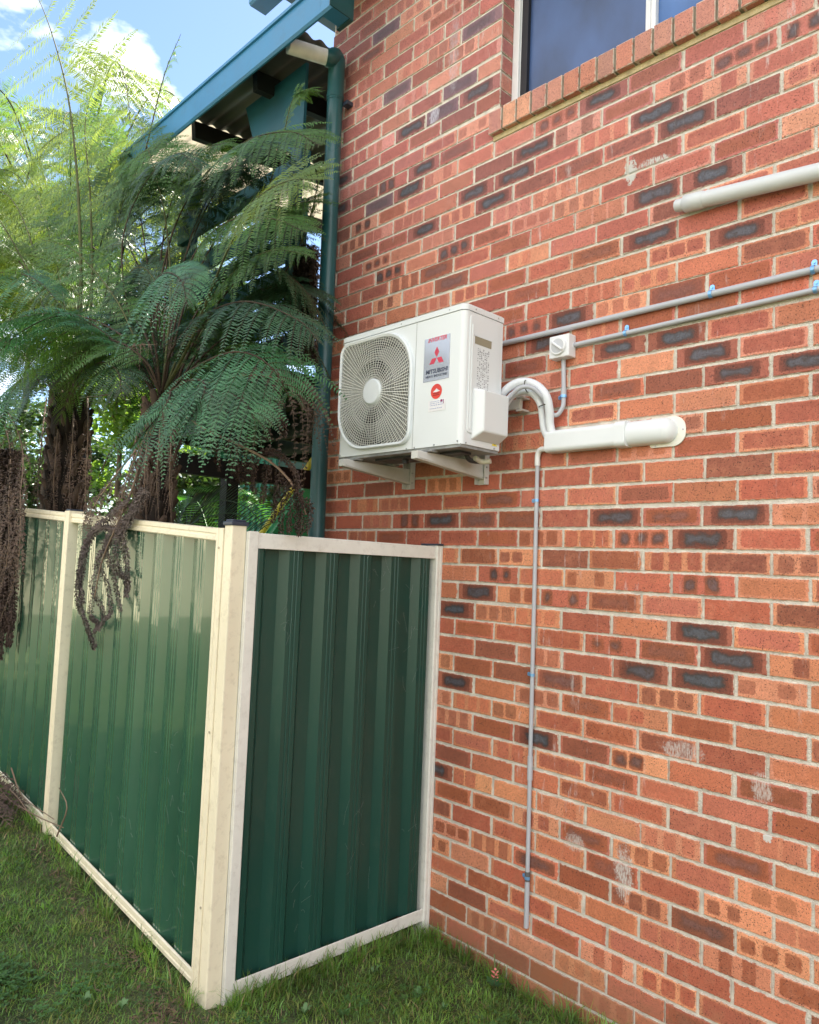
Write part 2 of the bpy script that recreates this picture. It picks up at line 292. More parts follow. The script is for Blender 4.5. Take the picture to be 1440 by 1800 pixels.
def brick_look(kind, x, z, ln):
    rs = random.random(); far = z > 0.95
    if kind is None:
        q = random.random(); dk = 0.045 if far else 0.03
        kind = 'dark' if q < dk*0.30 else 'dspot' if q < dk*.4 else 'mild' if q < dk+0.10 else 'spots' if q < dk+0.38 else 'pale' if q < dk+0.42 else 'plain'
    h = ln/2+0.0; S = [h]*3; hw = h-random.uniform(.008, .016); hh = random.uniform(.026, .034); core = 0.0
    A = random.choice(PALE+REDS[:2]); B = random.choice(REDS)
    if kind == 'plain':
        if random.random() < 0.35: B = random.choice(BRN+REDS[2:5])
        if random.random() < 0.3: hw, hh = h+.01, .05
    elif kind == 'pale': A = random.choice(PALE); B = A; 
    elif kind in ('spots', 'dspot'):
        A = random.choice(PALE) if kind == 'spots' else random.choice(REDS[:3]+PALE[:2]); B = random.choice(REDS+BRN[:2]); hw = random.uniform(.022, .032); hh = random.choice((.034, .031, .030, .028, .024, .05))
        st = random.uniform(-.012, .012); k = random.choice((2, 3, 3)); 
        if k == 3: S = [h-.072+st, h+st, h+.072+st]
        elif random.random() < .5: S = [h-.035+st*2, h+.045+st*2, h+.045+st*2]
        else: S = [h-.080, h-.080, h+random.choice((.05, -.01))]
        if kind == 'dspot': core = random.uniform(.45, .8); B = random.choice(BRN)
        else:
            k_ = random.uniform(.65, 1.0); B = tuple(a_*(1-k_)+b_*k_ for a_, b_ in zip(A, B))
    elif kind == 'dark': A = lin(164,100,86); B = lin(128,76,66); core = random.uniform(.8, 1); hw = h-random.uniform(.010, .042); hh = random.uniform(.027, .036); S = [h+random.uniform(-.012, .012)]*3
    elif kind == 'mild': A = random.choice(REDS+BRN[:1]); B = random.choice(BRN); core = random.choice((0, 0, .15, .35)) if (x, z) else 0
    elif kind == 'purple': A = lin(138,104,104); B = lin(120,94,98); core = .3
    A = jig(A); B = jig(B); A = (A[0]*.97, A[1]*.93, A[2]*.88); B = (B[0]*.92, B[1]*.86, B[2]*.80)
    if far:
        f0 = .10*min(1, (z-.95)/1.2); A = tuple(q_*(1-f0)+.42*f0 for q_ in A); B = tuple(q_*(1-f0)+.36*f0 for q_ in B)  # painted sky sheen: upper bricks blend towards pale grey
    if far:                                            # painted sky tint: upper courses turn pinker with height
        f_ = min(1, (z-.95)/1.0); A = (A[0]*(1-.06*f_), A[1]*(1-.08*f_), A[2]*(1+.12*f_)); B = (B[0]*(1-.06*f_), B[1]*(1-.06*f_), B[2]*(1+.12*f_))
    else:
        f_ = min(1, (.95-z)/1.6); A = (A[0], A[1]*(1-.02*f_), A[2]*(1-.13*f_)); B = (B[0], B[1]*(1-.03*f_), B[2]*(1-.16*f_))  # painted warm bounce: lower bricks lose blue towards the ground
    return A, B, S, (hw, hh, core)
class BrickMesh:
    def __init__(s): s.v=[]; s.f=[]; s.uv=[]; s.ln=[]; s.A=[]; s.B=[]; s.S=[]; s.P=[]
    def brick(s, frame, ln, ht, look, d=0.006, bev=0.0035, u0=0.0):
        """frame(u, w, out) -> 3D; a pillow-edged brick face"""
        o = len(s.v); j = lambda a: a+random.uniform(-.0009, .0009)
        ou = random.uniform(-.0016, .0016)
        rect = [(0,0),(ln,0),(ln,ht),(0,ht)]; inn = [(bev,bev),(ln-bev,bev),(ln-bev,ht-bev),(bev,ht-bev)]
        pts = [(j(a), j(b_), -0.008) for a, b_ in rect]+[(a, b_, d-.002+ou) for a, b_ in rect]+[(j(a), j(b_), d+ou+random.uniform(-.0005, .0005)) for a, b_ in inn]
        s.v += [frame(*p) for p in pts]
        fs = [(8,9,10,11)]+[(i, (i+1) % 4, 4+(i+1) % 4, 4+i) for i in range(4)]+[(4+i, 4+(i+1) % 4, 8+(i+1) % 4, 8+i) for i in range(4)]
        for f in fs:
            s.f.append(tuple(o+i for i in f))
            for i in f: s.uv.append((pts[i][0]+u0, pts[i][1])); s.ln.append((ln+u0, ht))
            s.A.append(look[0]); s.B.append(look[1]); s.S.append(look[2]); s.P.append(look[3])
    def build(s, name, parent, extra=None, mats=None):
        v = list(s.v); f = list(s.f); nb = len(f); uv = list(s.uv); ln = list(s.ln)
        if extra:
            for q in extra: o = len(v); v += q; f.append(tuple(range(o, o+len(q)))); uv += [(0,0)]*len(q); ln += [(0,0)]*len(q)
        me = bpy.data.meshes.new(name); me.from_pydata(v, [], f)
        a = me.uv_layers.new(name='uv'); a.data.foreach_set('uv', np.array(uv, dtype=np.float32).ravel())
        a = me.uv_layers.new(name='len'); a.data.foreach_set('uv', np.array(ln, dtype=np.float32).ravel())
        ne = len(f)-nb
        for nm, src in (('col_a', s.A), ('col_b', s.B), ('spots', s.S), ('pars', s.P)):
            at_ = me.attributes.new(nm, 'FLOAT_VECTOR', 'FACE'); at_.data.foreach_set('vector', np.array(list(src)+[(0,0,0)]*ne, dtype=np.float32).ravel())
        me.polygons.foreach_set('material_index', [0]*nb+[1]*ne)
        return link(name, me, mats or [BRICK, MORTAR], parent)

house = thing('brick_house', 'red clinker brick house wall filling the right side, with a window above', 'house')
XL, XR = -2.165, 3.3; OX0, OX1, OZ0, OZ1 = -0.80, 1.72, 1.868, 3.02
bmk = BrickMesh()
for r in range(-41, 25):
    zc = -0.086*r+ROWZ.get(r, 0)*1.0; z0 = zc-0.0372; dx = ROWX.get(r, 0); h = -19 if r % 2 else -18; h = h if (h % 2) == (r % 2) else h+1
    while 0.12*h < XR:
        jx = random.uniform(-.0035, .0035); x0 = 0.12*h+dx+.005+random.uniform(-.003, .003); x1 = 0.12*(h+2)+dx-.005+random.uniform(-.003, .003); off = 0.0
        if x0 < XL+.01: off = max(0, XL-x0); x0 = XL
        segs = [(x0, x1, off)]; ht = 0.0745+random.uniform(-.0012, .0012)
        top = z0+ht
        if z0 < OZ1 and top > OZ0+.008:
            segs = []
            if x0 < OX0: segs.append((x0, min(x1, OX0), off))
            if x1 > OX1: segs.append((max(x0, OX1), x1, off+max(0, OX1-x0)))
        segs = [(a, (OX0-.001 if (b_ < OX0 and OX0-b_ < .07 and z0 < OZ1 and top > OZ0+.008) else b_), o_) for a, b_, o_ in segs if not (OX0-.06 < a < OX0 and z0 < OZ1 and top > OZ0+.008)]
        for a, b_, o_ in segs:
            if b_-a < .03: continue
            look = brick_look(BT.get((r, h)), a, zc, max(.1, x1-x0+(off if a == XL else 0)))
            tl = random.uniform(-.002, .002)
            bmk.brick(lambda u, w_, d_, a=a, z0=z0, tl=tl, L=b_-a: (a+u, -d_, z0+w_+tl*(u/L-.5)), b_-a, ht, look, u0=o_)
        h += 2
    # reveal of the window
    if OZ0-.03 < zc < OZ1-.02:
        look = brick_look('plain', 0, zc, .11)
        bmk.brick(lambda u, w_, d_, z0=z0: (OX0-.006+d_, .002+u, z0+w_), .098, .076, look)
ex = [[(XL,0,-2.3),(OX0,0,-2.3),(OX0,0,3.6),(XL,0,3.6)], [(OX0,0,-2.3),(OX1,0,-2.3),(OX1,0,OZ0),(OX0,0,OZ0)], [(OX1,0,-2.3),(XR,0,-2.3),(XR,0,3.6),(OX1,0,3.6)], [(OX0,0,OZ1),(OX1,0,OZ1),(OX1,0,3.6),(OX0,0,3.6)],
      [(OX0-.008,0,OZ0),(OX0-.008,.24,OZ0),(OX0-.008,.24,OZ1),(OX0-.008,0,OZ1)], [(OX1,0,OZ0),(OX1,.24,OZ0),(OX1,.24,OZ1),(OX1,0,OZ1)], [(OX0,0,OZ1),(OX1,0,OZ1),(OX1,.24,OZ1),(OX0,.24,OZ1)], [(OX0,.24,OZ0),(OX1,.24,OZ0),(OX1,0,OZ0),(OX0,0,OZ0)],
      [(XL,0,-2.3),(XL,0.3,-2.3),(XL,0.3,3.6),(XL,0,3.6)]]
bmk.build('wall', house, ex)
# sides, inner shell and roof of the house
b = MB(); b.box((XL+.003, .3, -2.3), (XL+.25, 7, 3.6)); b.box((XR-.2, .02, -2.3), (XR, 7, 3.6)); b.box((XL+.25, 6.8, -2.3), (XR-.2, 7, 3.6))
b.build('side_wall', mat('side_brick', lin(170,90,70), .8, var=.35, scale=12, bump=.4), house)
b = MB(); b.box((OX0-.3, 1.6, 1.0), (OX1+.3, 1.7, 3.5)); b.build('room_wall', mat('room', (.25,.24,.22), .8), house)
b = MB(); zr = 3.28
b.hexa([(-2.35,-.42,zr-.03),(3.7,-.42,zr-.03),(3.7,7.4,zr-.03),(-2.35,7.4,zr-.03),(-1.2,3.2,zr+1.7),(2.6,3.2,zr+1.7),(2.6,3.9,zr+1.7),(-1.2,3.9,zr+1.7)])
b.build('roof', mat('roof_metal', lin(60,100,110), .5, var=.1), house)
GUT = mat('blue_green_gutter', (0.030, 0.185, 0.36), .38, var=.10, scale=3, rvar=.08, dirt=(.05,.09,.10), dirt_amt=.35, dscale=9)
TEAL = mat('teal_sheet', (0.012, 0.085, 0.115), .5, var=.22, scale=4, dirt=(.02,.05,.05), dirt_amt=.4)
def gutter_prof(y0, z0, w_=.115, h_=.19): return [(y0, z0+.012), (y0+.012, z0), (y0+w_, z0), (y0+w_, z0+h_*.95), (y0-.012, z0+h_), (y0-.012, z0+h_*.90), (y0, z0+h_*.88)]
b = MB(); b.prism(gutter_prof(-.47, 3.13, .12, .15), 0, -2.42, 3.7); b.build('roof_gutter', GUT, house)
# sill of bricks laid on edge
sl = BrickMesh(); sx = OX0-.036
while sx < OX1:
    a = random.choice([lin(196,140,116), lin(190,132,116), lin(202,142,112), lin(180,128,114), lin(186,124,104)]); a = jig(a); A2 = jig(a)
    look = (a, A2, [.04]*3, (.02, .08, 0.0)); dy = random.uniform(-.002, .002); dz = random.uniform(-.002, .002); wd = .075; fb = -.036; 
    top = lambda y: 1.975+dz+(y-fb)*.45
    # front, underside slice, top face and end faces as pillow bricks
    sl.brick(lambda u, w_, d_, sx=sx, dy=dy, dz=dz: (sx+u, fb-d_+dy, 1.868+dz+w_), wd, .107, look, d=.004)
    sl.brick(lambda u, w_, d_, sx=sx, dy=dy, dz=dz: (sx+u, fb+w_, 1.975+dz+w_*.45+d_), wd, .14, look, d=.004)
    sl.brick(lambda u, w_, d_, sx=sx, dz=dz: (sx-d_+.004, fb+u, 1.868+dz+w_), .13, .107, look, d=.004)
    sl.brick(lambda u, w_, d_, sx=sx, dz=dz: (sx+u, fb+w_, 1.870+dz-d_), wd, .05, look, d=.002)
    sx += .0862
SM = mat('sill_mortar', (.22,.20,.15), .9, var=.25, scale=30, bump=.6, bscale=150)
X0 = OX0-.034; X1_ = OX1-.01; f0 = -.030
exs = [[(X0,f0,1.872),(X1_,f0,1.872),(X1_,f0,1.973),(X0,f0,1.973)], [(X0,f0,1.973),(X1_,f0,1.973),(X1_,.11,2.034),(X0,.11,2.034)], [(X0,f0,1.872),(X1_,f0,1.872),(X1_,.03,1.872),(X0,.03,1.872)]]
so_ = sl.build('window_sill', house, exs, [BRICK, SM])
b = MB(); b.box((OX0-.03, -.0075, 1.843), (OX1, .0, 1.869)); b.build('sill_bedding', mat('yellow_mortar', (.56,.47,.27), .9, var=.2, scale=25, bump=.8, bscale=90), house)
# window
ALU = mat('window_white', (.74,.76,.78), .35, var=.03)
win = bpy.data.objects.new('window', None); C.objects.link(win); win.parent = house
b = MB()
yf = .082
b.box((OX0+.002, yf, 1.99), (OX0+.040, yf+.06, OZ1)); b.box((OX0+.040, yf+.012, 1.99), (OX0+.05, yf+.055, OZ1)); b.box((OX1-.04, yf, 1.99), (OX1, yf+.06, OZ1))
b.box((OX0+.04, yf, 1.99), (OX1-.04, yf+.06, 2.052)); b.box((OX0+.04, yf, OZ1-.04), (OX1-.04, yf+.06, OZ1)); b.box((-.083, yf+.005, 2.052), (-.037, yf+.055, OZ1-.04)); b.box((-.064, yf-.003, 2.06), (-.058, yf+.005, OZ1-.05))
b.build('frame', ALU, win, bevel=.003)
def pane_mat(nm, c1, rough, bw):
    m = mat(nm, c1, rough, var=.6, scale=2.2, bump=bw, bscale=5, spec=.8, stretch=(1.2,1,.7)); return m  # sky reflection painted into the blue base colour and its mottling
b = MB(); b.box((OX0+.05, yf+.028, 2.05), (-.08, yf+.034, OZ1-.03)); b.build('fly_screen', pane_mat('screen_sky_blue', (.030,.070,.190), .45, .25), win)
b = MB(); b.box((OX0+.0505, yf+.006, 2.053), (OX0+.088, yf+.027, OZ1-.041)); b.build('screen_gap', mat('screen_gap_dark', (.010,.010,.014), .6), win)  # near-black strip paints in the shaded gap beside the screen
b = MB(); b.box((-.04, yf+.030, 2.05), (OX1-.03, yf+.036, OZ1-.03)); b.build('pane', pane_mat('glass_sky_blue', (.05,.12,.30), .12, .05), win)

# ------------------------------------------------------------------ ground
def gz(x, y):
    a = 0.075*min(max(-y, -3), 2.6); s = min(max(-y/0.9, 0), 1); bx = 0.088*min(max(-1.1-x, 0), 6)*(0.35+0.65*s)
    return -1.985+a+bx
gx = np.concatenate([[-900,-300,-100,-40,-20,-12], np.linspace(-9, 5, 113), [8,14,25,60,200,900]])
gy = np.concatenate([[-900,-300,-100,-40,-20,-11,-8], np.linspace(-6, 4, 81), [7,12,25,60,200,900]])
vs = []
for y in gy:
    for x in gx:
        n_ = 0.012*math.sin(3.1*x+1.7*y)+0.010*math.sin(7.3*x-5.1*y+1)+0.006*math.sin(17*x+13*y)
        vs.append((x, y, gz(x, y)+(n_ if abs(x) < 9 and abs(y) < 6 else 0)))
nx = len(gx); qs = [(j*nx+i, j*nx+i+1, (j+1)*nx+i+1, (j+1)*nx+i) for j in range(len(gy)-1) for i in range(nx-1)]
def ground_material():
    m = mat('soil_and_turf', (.070,.095,.030), .95, var=.5, scale=9, bump=1.0, bscale=90, dirt=(.075,.052,.036), dirt_amt=.9, dscale=7)
    return m
go = npmesh('ground', vs, qs, np.zeros((0,3)), ground_material(), smooth=True); tag(go, kind='structure')
def ground_h(x, y):
    n_ = 0.012*np.sin(3.1*x+1.7*y)+0.010*np.sin(7.3*x-5.1*y+1)+0.006*np.sin(17*x+13*y)
    a = 0.075*np.clip(-y, -3, 2.6); s = np.clip(-y/0.9, 0, 1); bx = 0.088*np.clip(-1.1-x, 0, 6)*(0.35+0.65*s)
    return -1.985+a+bx+n_
# ------------------------------------------------------------------ grass
def blades(xs, ys, hmin, hmax, wmin, wmax, lean):
    n = len(xs); z = ground_h(xs, ys)-.004; a = rng.uniform(0, 2*np.pi, n); h = rng.uniform(hmin, hmax, n); wd = rng.uniform(wmin, wmax, n); ln = rng.uniform(0.2, lean, n)*h
    dx, dy = np.cos(a), np.sin(a); b0 = a+np.pi/2+rng.uniform(-.5, .5, n); lx, ly = np.cos(b0)*ln, np.sin(b0)*ln
    P = lambda t, s: np.stack([xs+lx*t**1.7+dx*s*wd/2, ys+ly*t**1.7+dy*s*wd/2, z+h*t*(1-.25*t*ln/h)], 1)
    v = np.stack([P(0,-1), P(0,1), P(.5,.85), P(.5,-.85), P(1,0)], 1).reshape(-1, 3); k = np.arange(n)*5
    return v, np.stack([k,k+1,k+2,k+3], 1), np.stack([k+3,k+2,k+4], 1)
def ok(x, y):
    m = (y < -.012) & ~((y > -1.165) & (x < -1.12))
    c = (np.sin(5.3*x+2.1)*np.sin(4.7*y+.6)+.6*np.sin(11*x-7*y)+.35*np.sin(23*x+19*y))
    bare = ((x+1.05)**2/.05+(y+1.32)**2/.018) < 1+c*.5
    b2 = ((x+1.65)**2/.02+(y+1.85)**2/.012) < 1+c*.4
    b3 = ((x+2.6)**2/.5+(y+1.25)**2/.008) < 1+c*.4
    keep = rng.uniform(0, 1, len(x)) < np.clip(.75+.28*c, .22, 1)
    return m & keep & ~((bare | b2 | b3) & (rng.uniform(0, 1, len(x)) < .6))
GM = [mat('grass_green', (.19,.35,.055), .5, var=.5, scale=5, trans=.4, tcol=(.22,.42,.05)), mat('grass_yellow', (.27,.32,.07), .55, var=.4, scale=5, trans=.3, tcol=(.18,.26,.05)), mat('grass_dark', (.10,.21,.04), .55, var=.4, scale=7), mat('grass_straw', (.24,.18,.09), .7, var=.3)]
def lawn(name, n, xr, yr, hh, ww, lean, share=(.5,.18,.27,.05), k='stuff'):
    x = rng.uniform(*xr, n); y = rng.uniform(*yr, n); q = ok(x, y); x = x[q]; y = y[q]
    cl = np.sin(6*x)*np.sin(5*y+1)+.5*np.sin(13*x+9*y); h = .7+.3*np.clip(cl, -1, 1)
    v, qd, tr = blades(x, y, hh[0], hh[1], ww[0], ww[1], lean)
    c = rng.choice(4, len(x), p=share)
    # patchy tone: yellow where cl is high
    c = np.where((cl > .7) & (rng.uniform(0,1,len(x)) < .5), 1, c)
    return v, qd, tr, c
parts = [lawn('', 230000, (-4.2, .6), (-2.5, 0), (.012,.038), (.0018,.0038), 1.6), lawn('', 90000, (-8, 4), (-6, 0), (.02,.045), (.004,.007), 1.4), lawn('', 1500, (-4.0, .6), (-2.5, 0), (.04,.08), (.003,.005), 1.5, (.55,.15,.2,.1))]
# longer tufts along the fence foot and the wall
def tufts(n, f):
    t = rng.uniform(0, 1, n); x, y = f(t); c_ = np.sin(t*47)+np.sin(t*113); q = rng.uniform(-.6, 1, n) < c_*.6; x = x[q]; y = y[q]
    v, qd, tr = blades(x, y, .04, .13, .0025, .0045, 1.3); return v, qd, tr, rng.choice(4, len(x), p=(.55,.1,.25,.1))
parts += [tufts(1500, lambda t: (-1.1-2.6*t, -1.19-rng.uniform(0,.04,len(t)))), tufts(2600, lambda t: (-1.07+rng.uniform(0,.06,len(t)), -1.1+1.08*t)), tufts(1700, lambda t: (-1.05+1.4*t, -.03-rng.uniform(0,.05,len(t))))]
vs = []; qs = []; ts = []; mq = []; mt = []; o = 0
for v, q, t_, c in parts: vs.append(v); qs.append(q+o); ts.append(t_+o); mq.append(c); mt.append(c); o += len(v)
g_ = npmesh('grass', np.concatenate(vs), np.concatenate(qs), np.concatenate(ts), GM, mi=np.concatenate(mq+mt)); tag(g_, 'short patchy green lawn in front of the fence and the brick wall', 'grass', kind='stuff')
# clover and broadleaf ground cover
def leafpatch(name, spots, size, mats):
    vs = []; fs = []
    for (x, y) in spots:
        z = ground_h(np.array(x), np.array(y))+rng.uniform(.012,.04); a0 = rng.uniform(0, 6.28); s_ = size*rng.uniform(.6,1.3)
        for k in range(3):
            a = a0+k*2.09; c = V((x+math.cos(a)*s_*.55, y+math.sin(a)*s_*.55, z)); e = V((math.cos(a), math.sin(a), .25))*s_*.55; f = V((-math.sin(a), math.cos(a), 0))*s_*.45
            o = len(vs); vs += [c-e, c-f*.8-e*.1, c+e*.7-f*.6, c+e*.75, c+e*.7+f*.6, c+f*.8-e*.1]; fs.append(tuple(range(o, o+6)))
    me = bpy.data.meshes.new(name); me.from_pydata(vs, [], fs); return link(name, me, mats)
cs = []
for k in range(38):
    cx, cy = rng.uniform(-2.6, .3), rng.uniform(-2.2, -.25)
    for _ in range(rng.integers(8, 40)): cs.append((cx+rng.normal(0,.05), cy+rng.normal(0,.05)))
for _ in range(260): cs.append((-1.62+rng.normal(0,.07), -1.72+rng.normal(0,.05)))
cs = [p for p in cs if p[1] < -.02 and not (p[1] > -1.16 and p[0] < -1.1)]
cl = leafpatch('clover', cs, .013, mat('clover_leaf', (.075,.17,.045), .5, var=.3, trans=.25, tcol=(.12,.28,.05))); tag(cl, 'small round clover leaves mixed through the short lawn', 'clover', kind='stuff')

# dry litter on the soil along the fence foot
nl_ = 2600; q_ = rng.uniform(0, 1, nl_); lx = np.where(q_ < .45, rng.uniform(-3.9, -1.1, nl_), np.where(q_ < .7, -1.05+rng.normal(0, .14, nl_), np.where(q_ < .85, -1.65+rng.normal(0, .13, nl_), rng.uniform(-4, .4, nl_))))
ly = np.where(q_ < .45, -1.24-np.abs(rng.normal(0, .06, nl_)), np.where(q_ < .7, -1.33+rng.normal(0, .08, nl_), np.where(q_ < .85, -1.86+rng.normal(0, .07, nl_), rng.uniform(-2.4, -.05, nl_))))
kp = (ly < -.03) & ~((ly > -1.19) & (lx < -1.07)); lx = lx[kp]; ly = ly[kp]; m_ = len(lx); c_ = np.stack([lx, ly, ground_h(lx, ly)+rng.uniform(.002, .012, m_)], 1)
a_ = rng.uniform(0, 6.28, m_); e_ = np.stack([np.cos(a_), np.sin(a_), rng.uniform(-.3, .5, m_)], 1)*rng.uniform(.004, .022, (m_, 1)); f_ = np.stack([-np.sin(a_), np.cos(a_), rng.uniform(-.4, .4, m_)], 1)*rng.uniform(.001, .004, (m_, 1))
lt_ = npmesh('leaf_litter', np.stack([c_-e_, c_-f_, c_+e_, c_+f_], 1).reshape(-1, 3), np.arange(m_*4).reshape(-1, 4), np.zeros((0, 3)), mat('litter', (.16,.105,.065), .9, var=.6, scale=30)); tag(lt_, 'dry brown leaf litter and fern crumbs on the soil by the fence', 'leaf litter', kind='stuff')
# ------------------------------------------------------------------ fence
CREAM = mat('cream_steel', (.82,.75,.57), .42, var=.06, scale=3, dirt=(.30,.24,.15), dirt_amt=.35, dscale=26, rvar=.06)
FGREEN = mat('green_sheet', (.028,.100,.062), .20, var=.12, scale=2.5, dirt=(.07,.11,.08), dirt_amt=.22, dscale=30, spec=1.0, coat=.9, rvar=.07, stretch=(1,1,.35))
FGREEN2 = mat('green_sheet_shaded', (.011,.056,.042), .33, var=.14, scale=2.5, dirt=(.06,.09,.07), dirt_amt=.25, dscale=30, spec=.5, stretch=(1,1,.35))  # same paint as FGREEN, darkened and dulled to put its shade into the colour
CAPM = mat('post_cap_plastic', (.035,.045,.07), .45)
FY = -1.15; SL = 0.0545
def top_z(x): return -.120+(-1.1-x)*.0585
def bot_z(x): return -1.832+(-1.12-x)*.075
def ribprof(L, pitch=.19, dpt=.034, ph=0.0):
    pts = [(0, 0)]; s = ph-pitch
    while s < L+pitch:
        for a, d_ in ((0, 0), (.052, 0), (.082, dpt), (.146, dpt), (.178, 0)):
            q = s+a
            if 0 < q < L: pts.append((q, d_))
        # fine swage lines on the raised pan
        for a in (.104, .124):
            for e_, dd in ((-.004, dpt), (0, dpt-.0022), (.004, dpt)):
                if 0 < s+a+e_ < L: pts.append((s+a+e_, dd))
        s += pitch
    pts.append((L, 0)); return sorted(pts)
def sheet(name, f, L, parent, ph=0.0, m_=None):
    pr = ribprof(L, ph=ph); vs = []; fs = []
    for i, (s, d_) in enumerate(pr): vs += [f(s, d_, 0), f(s, d_, 1)]
    for i in range(len(pr)-1): fs.append((2*i, 2*i+2, 2*i+3, 2*i+1))
    me = bpy.data.meshes.new(name); me.from_pydata(vs, [], fs); o = link(name, me, m_ or FGREEN, parent)
    md = o.modifiers.new('thick', 'SOLIDIFY'); md.thickness = .0012; md.offset = 0
    return o
fence = thing('metal_fence', 'long run of green ribbed metal fence with cream posts beside the lawn', 'fence')
P2 = -2.81; P3 = -4.52; P4 = -6.2
posts_x = [-1.12, P2, P3, P4]
for i in range(3):
    xa, xb = posts_x[i]-.045, posts_x[i+1]+.035
    L_ = xa-xb
    sheet('sheet_panel', lambda s, d_, k, xa=xa: (xa-s, FY+.030-d_-.004, (bot_z(xa-s)-.022 if k == 0 else top_z(xa-s)-.02)), L_, fence, ph=(.06, .02, .11)[i])
    for nm, zf, hh in (('top_rail', lambda x: top_z(x)-.024, .052), ('bottom_rail', lambda x: bot_z(x), .052)):
        b = MB(); y0, y1 = FY-.022, FY+.040; za, zb = zf(xa), zf(xb)
        yb = y1 if nm == 'top_rail' else y0+.009; pr = [(y0+.004, -hh/2), (yb, -hh/2), (yb, hh/2), (y0+.006, hh/2+.0001), (y0+.005, hh/2), (y0, hh/2-.003), (y0, .006), (y0+.004, .002), (y0+.004, -.004), (y0, -.008), (y0, -hh/2+.004)]
        n = len(pr); vv = [(xa+.004, p[0], za+p[1]) for p in pr]+[(xb-.004, p[0], zb+p[1]) for p in pr]
        b.add(vv, [tuple(range(n)), tuple(range(n, 2*n))[::-1]]+[(q, (q+1) % n, n+(q+1) % n, n+q) for q in range(n)]); b.build(nm, CREAM, fence)
def cee(b, x0, x1, y0, y1, z0, z1, lip=.012): # channel post with folded grooves on its faces
    g = .004
    b.prism([(x0, y0), (x0+(x1-x0)*.30, y0), (x0+(x1-x0)*.33, y0+g), (x0+(x1-x0)*.37, y0+g), (x0+(x1-x0)*.40, y0), (x1, y0), (x1, y1), (x0, y1)], 2, z0, z1)
for i, x in enumerate(posts_x[1:]):
    b = MB(); cee(b, x-.034, x+.034, FY-.034, FY+.046, gz(x, FY)-.2, top_z(x)+.012); po = b.build('post', CREAM, fence, bevel=.003)
    b = MB(); b.box((x-.030, FY-.030, top_z(x)+.012), (x+.030, FY+.042, top_z(x)+.022)); b.build('cap', CAPM, po, bevel=.006)
# corner post: square tube between two channels
zt = -.098; zb_ = gz(-1.1, -1.15)-.2
b = MB(); b.box((-1.142, -1.172, zb_), (-1.084, -1.108, zt)); po = b.build('post', CREAM, fence, bevel=.005)
b = MB(); b.box((-1.148, -1.178, zt-.004), (-1.078, -1.102, zt+.012)); b.box((-1.140, -1.170, zt+.012), (-1.086, -1.110, zt+.020)); b.build('cap', CAPM, po, bevel=.007)
b = MB(); cee(b, -1.196, -1.144, -1.176, -1.110, zb_, zt-.014); b.build('channel', CREAM, fence, bevel=.002)
b = MB()
for (x, y, z) in ((-1.170, -1.1775, -.19), (-1.160, -1.1775, -.9), (-1.150, -1.1775, -1.55)): b = MB(); b.tube([(x, y+.004, z), (x, y-.0015, z)], .005, 8); b.build('rivet', mat('rivet_steel', (.45,.40,.30), .4, .3), fence)
ret = thing('return_fence', 'short green ribbed metal fence panel with cream frame between corner post and brick wall', 'fence')
RX = -1.1
def rt(y): return -.134+(-.055-y)*.0-(.0)*y+(.006*(y/-1.1))
b = MB(); b.box((RX-.002+.020, -1.104, zb_), (RX+.030, -1.060, zt-.022)); b.box((RX-.03, -1.106, zb_), (RX+.018, -1.062, zt-.024)); b.build('channel', mat('white_steel', (.76,.75,.69), .4, var=.05, dirt=(.33,.30,.25), dirt_amt=.35, dscale=26), ret, bevel=.003)
WS = MATS['white_steel']
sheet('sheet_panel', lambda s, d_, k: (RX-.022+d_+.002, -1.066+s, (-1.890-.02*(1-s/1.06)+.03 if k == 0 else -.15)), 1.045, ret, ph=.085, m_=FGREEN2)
b = MB()
for z0, z1, z2, z3 in ((-.186, -.125, -.194, -.134), (-1.886, -1.828, -1.905, -1.849)):
    pr = lambda y, za, zc: [(RX+.026, y, za), (RX-.030, y, za), (RX-.030, y, (zc if za > -1 else za+.008)), (RX+.020, y, (zc if za > -1 else za+.008)), (RX+.021, y, zc), (RX+.026, y, zc-.003)]
    b = MB(); b.add(pr(-1.061, z0, z1)+pr(-.046, z2, z3), [(0,1,2,3,4,5), (11,10,9,8,7,6)]+[(i, (i+1) % 6, 6+(i+1) % 6, 6+i) for i in range(6)])
    b.build('top_rail' if z0 > -1 else 'bottom_rail', WS, ret, bevel=.0015)
b = MB(); b.prism([(RX+.030, -.046), (RX+.034, -.040), (RX+.034, -.028), (RX+.028, -.024), (RX+.034, -.020), (RX+.034, -.006), (RX-.034, -.006), (RX-.034, -.046)], 2, gz(RX, 0)-.1, -.128)
po = b.build('post', WS, ret, bevel=.0015); b = MB(); b.box((RX-.075, -.052, -.130), (RX+.040, -.007, -.120)); b.build('cap', CAPM, po, bevel=.003)
# cobwebs
def web(parent, centres, r, n, plane):
    b = MB()
    for c in centres:
        for _ in range(n):
            p = V(c)+V(plane(random.gauss(0, r), random.gauss(0, r*1.6))); d = V(plane(random.gauss(0, r*.5), random.gauss(0, r*.8)))
            pts = [p, p+d*.5+V(plane(random.gauss(0, r*.15), random.gauss(0, r*.15))), p+d]
            b.tube(spline(pts, 4), .0003, 3, cap=False)
    return b.build('cobweb', mat('cobweb', (.30,.34,.31), .7), parent)
web(ret, [(RX+.02, -.16, -.33), (RX+.02, -.42, -.28), (RX+.018, -.22, -.62), (RX+.018, -.9, -.5), (RX+.018, -.5, -1.45), (RX+.018, -.1, -1.5), (RX+.018, -.75, -1.6)], .05, 8, lambda a, c: (0, a, c))
web(fence, [(-1.45, FY-.012, -1.15), (-1.35, FY-.012, -1.5), (-2.6, FY-.012, -1.25), (-1.9, FY-.012, -1.45)], .06, 9, lambda a, c: (a, 0, c))

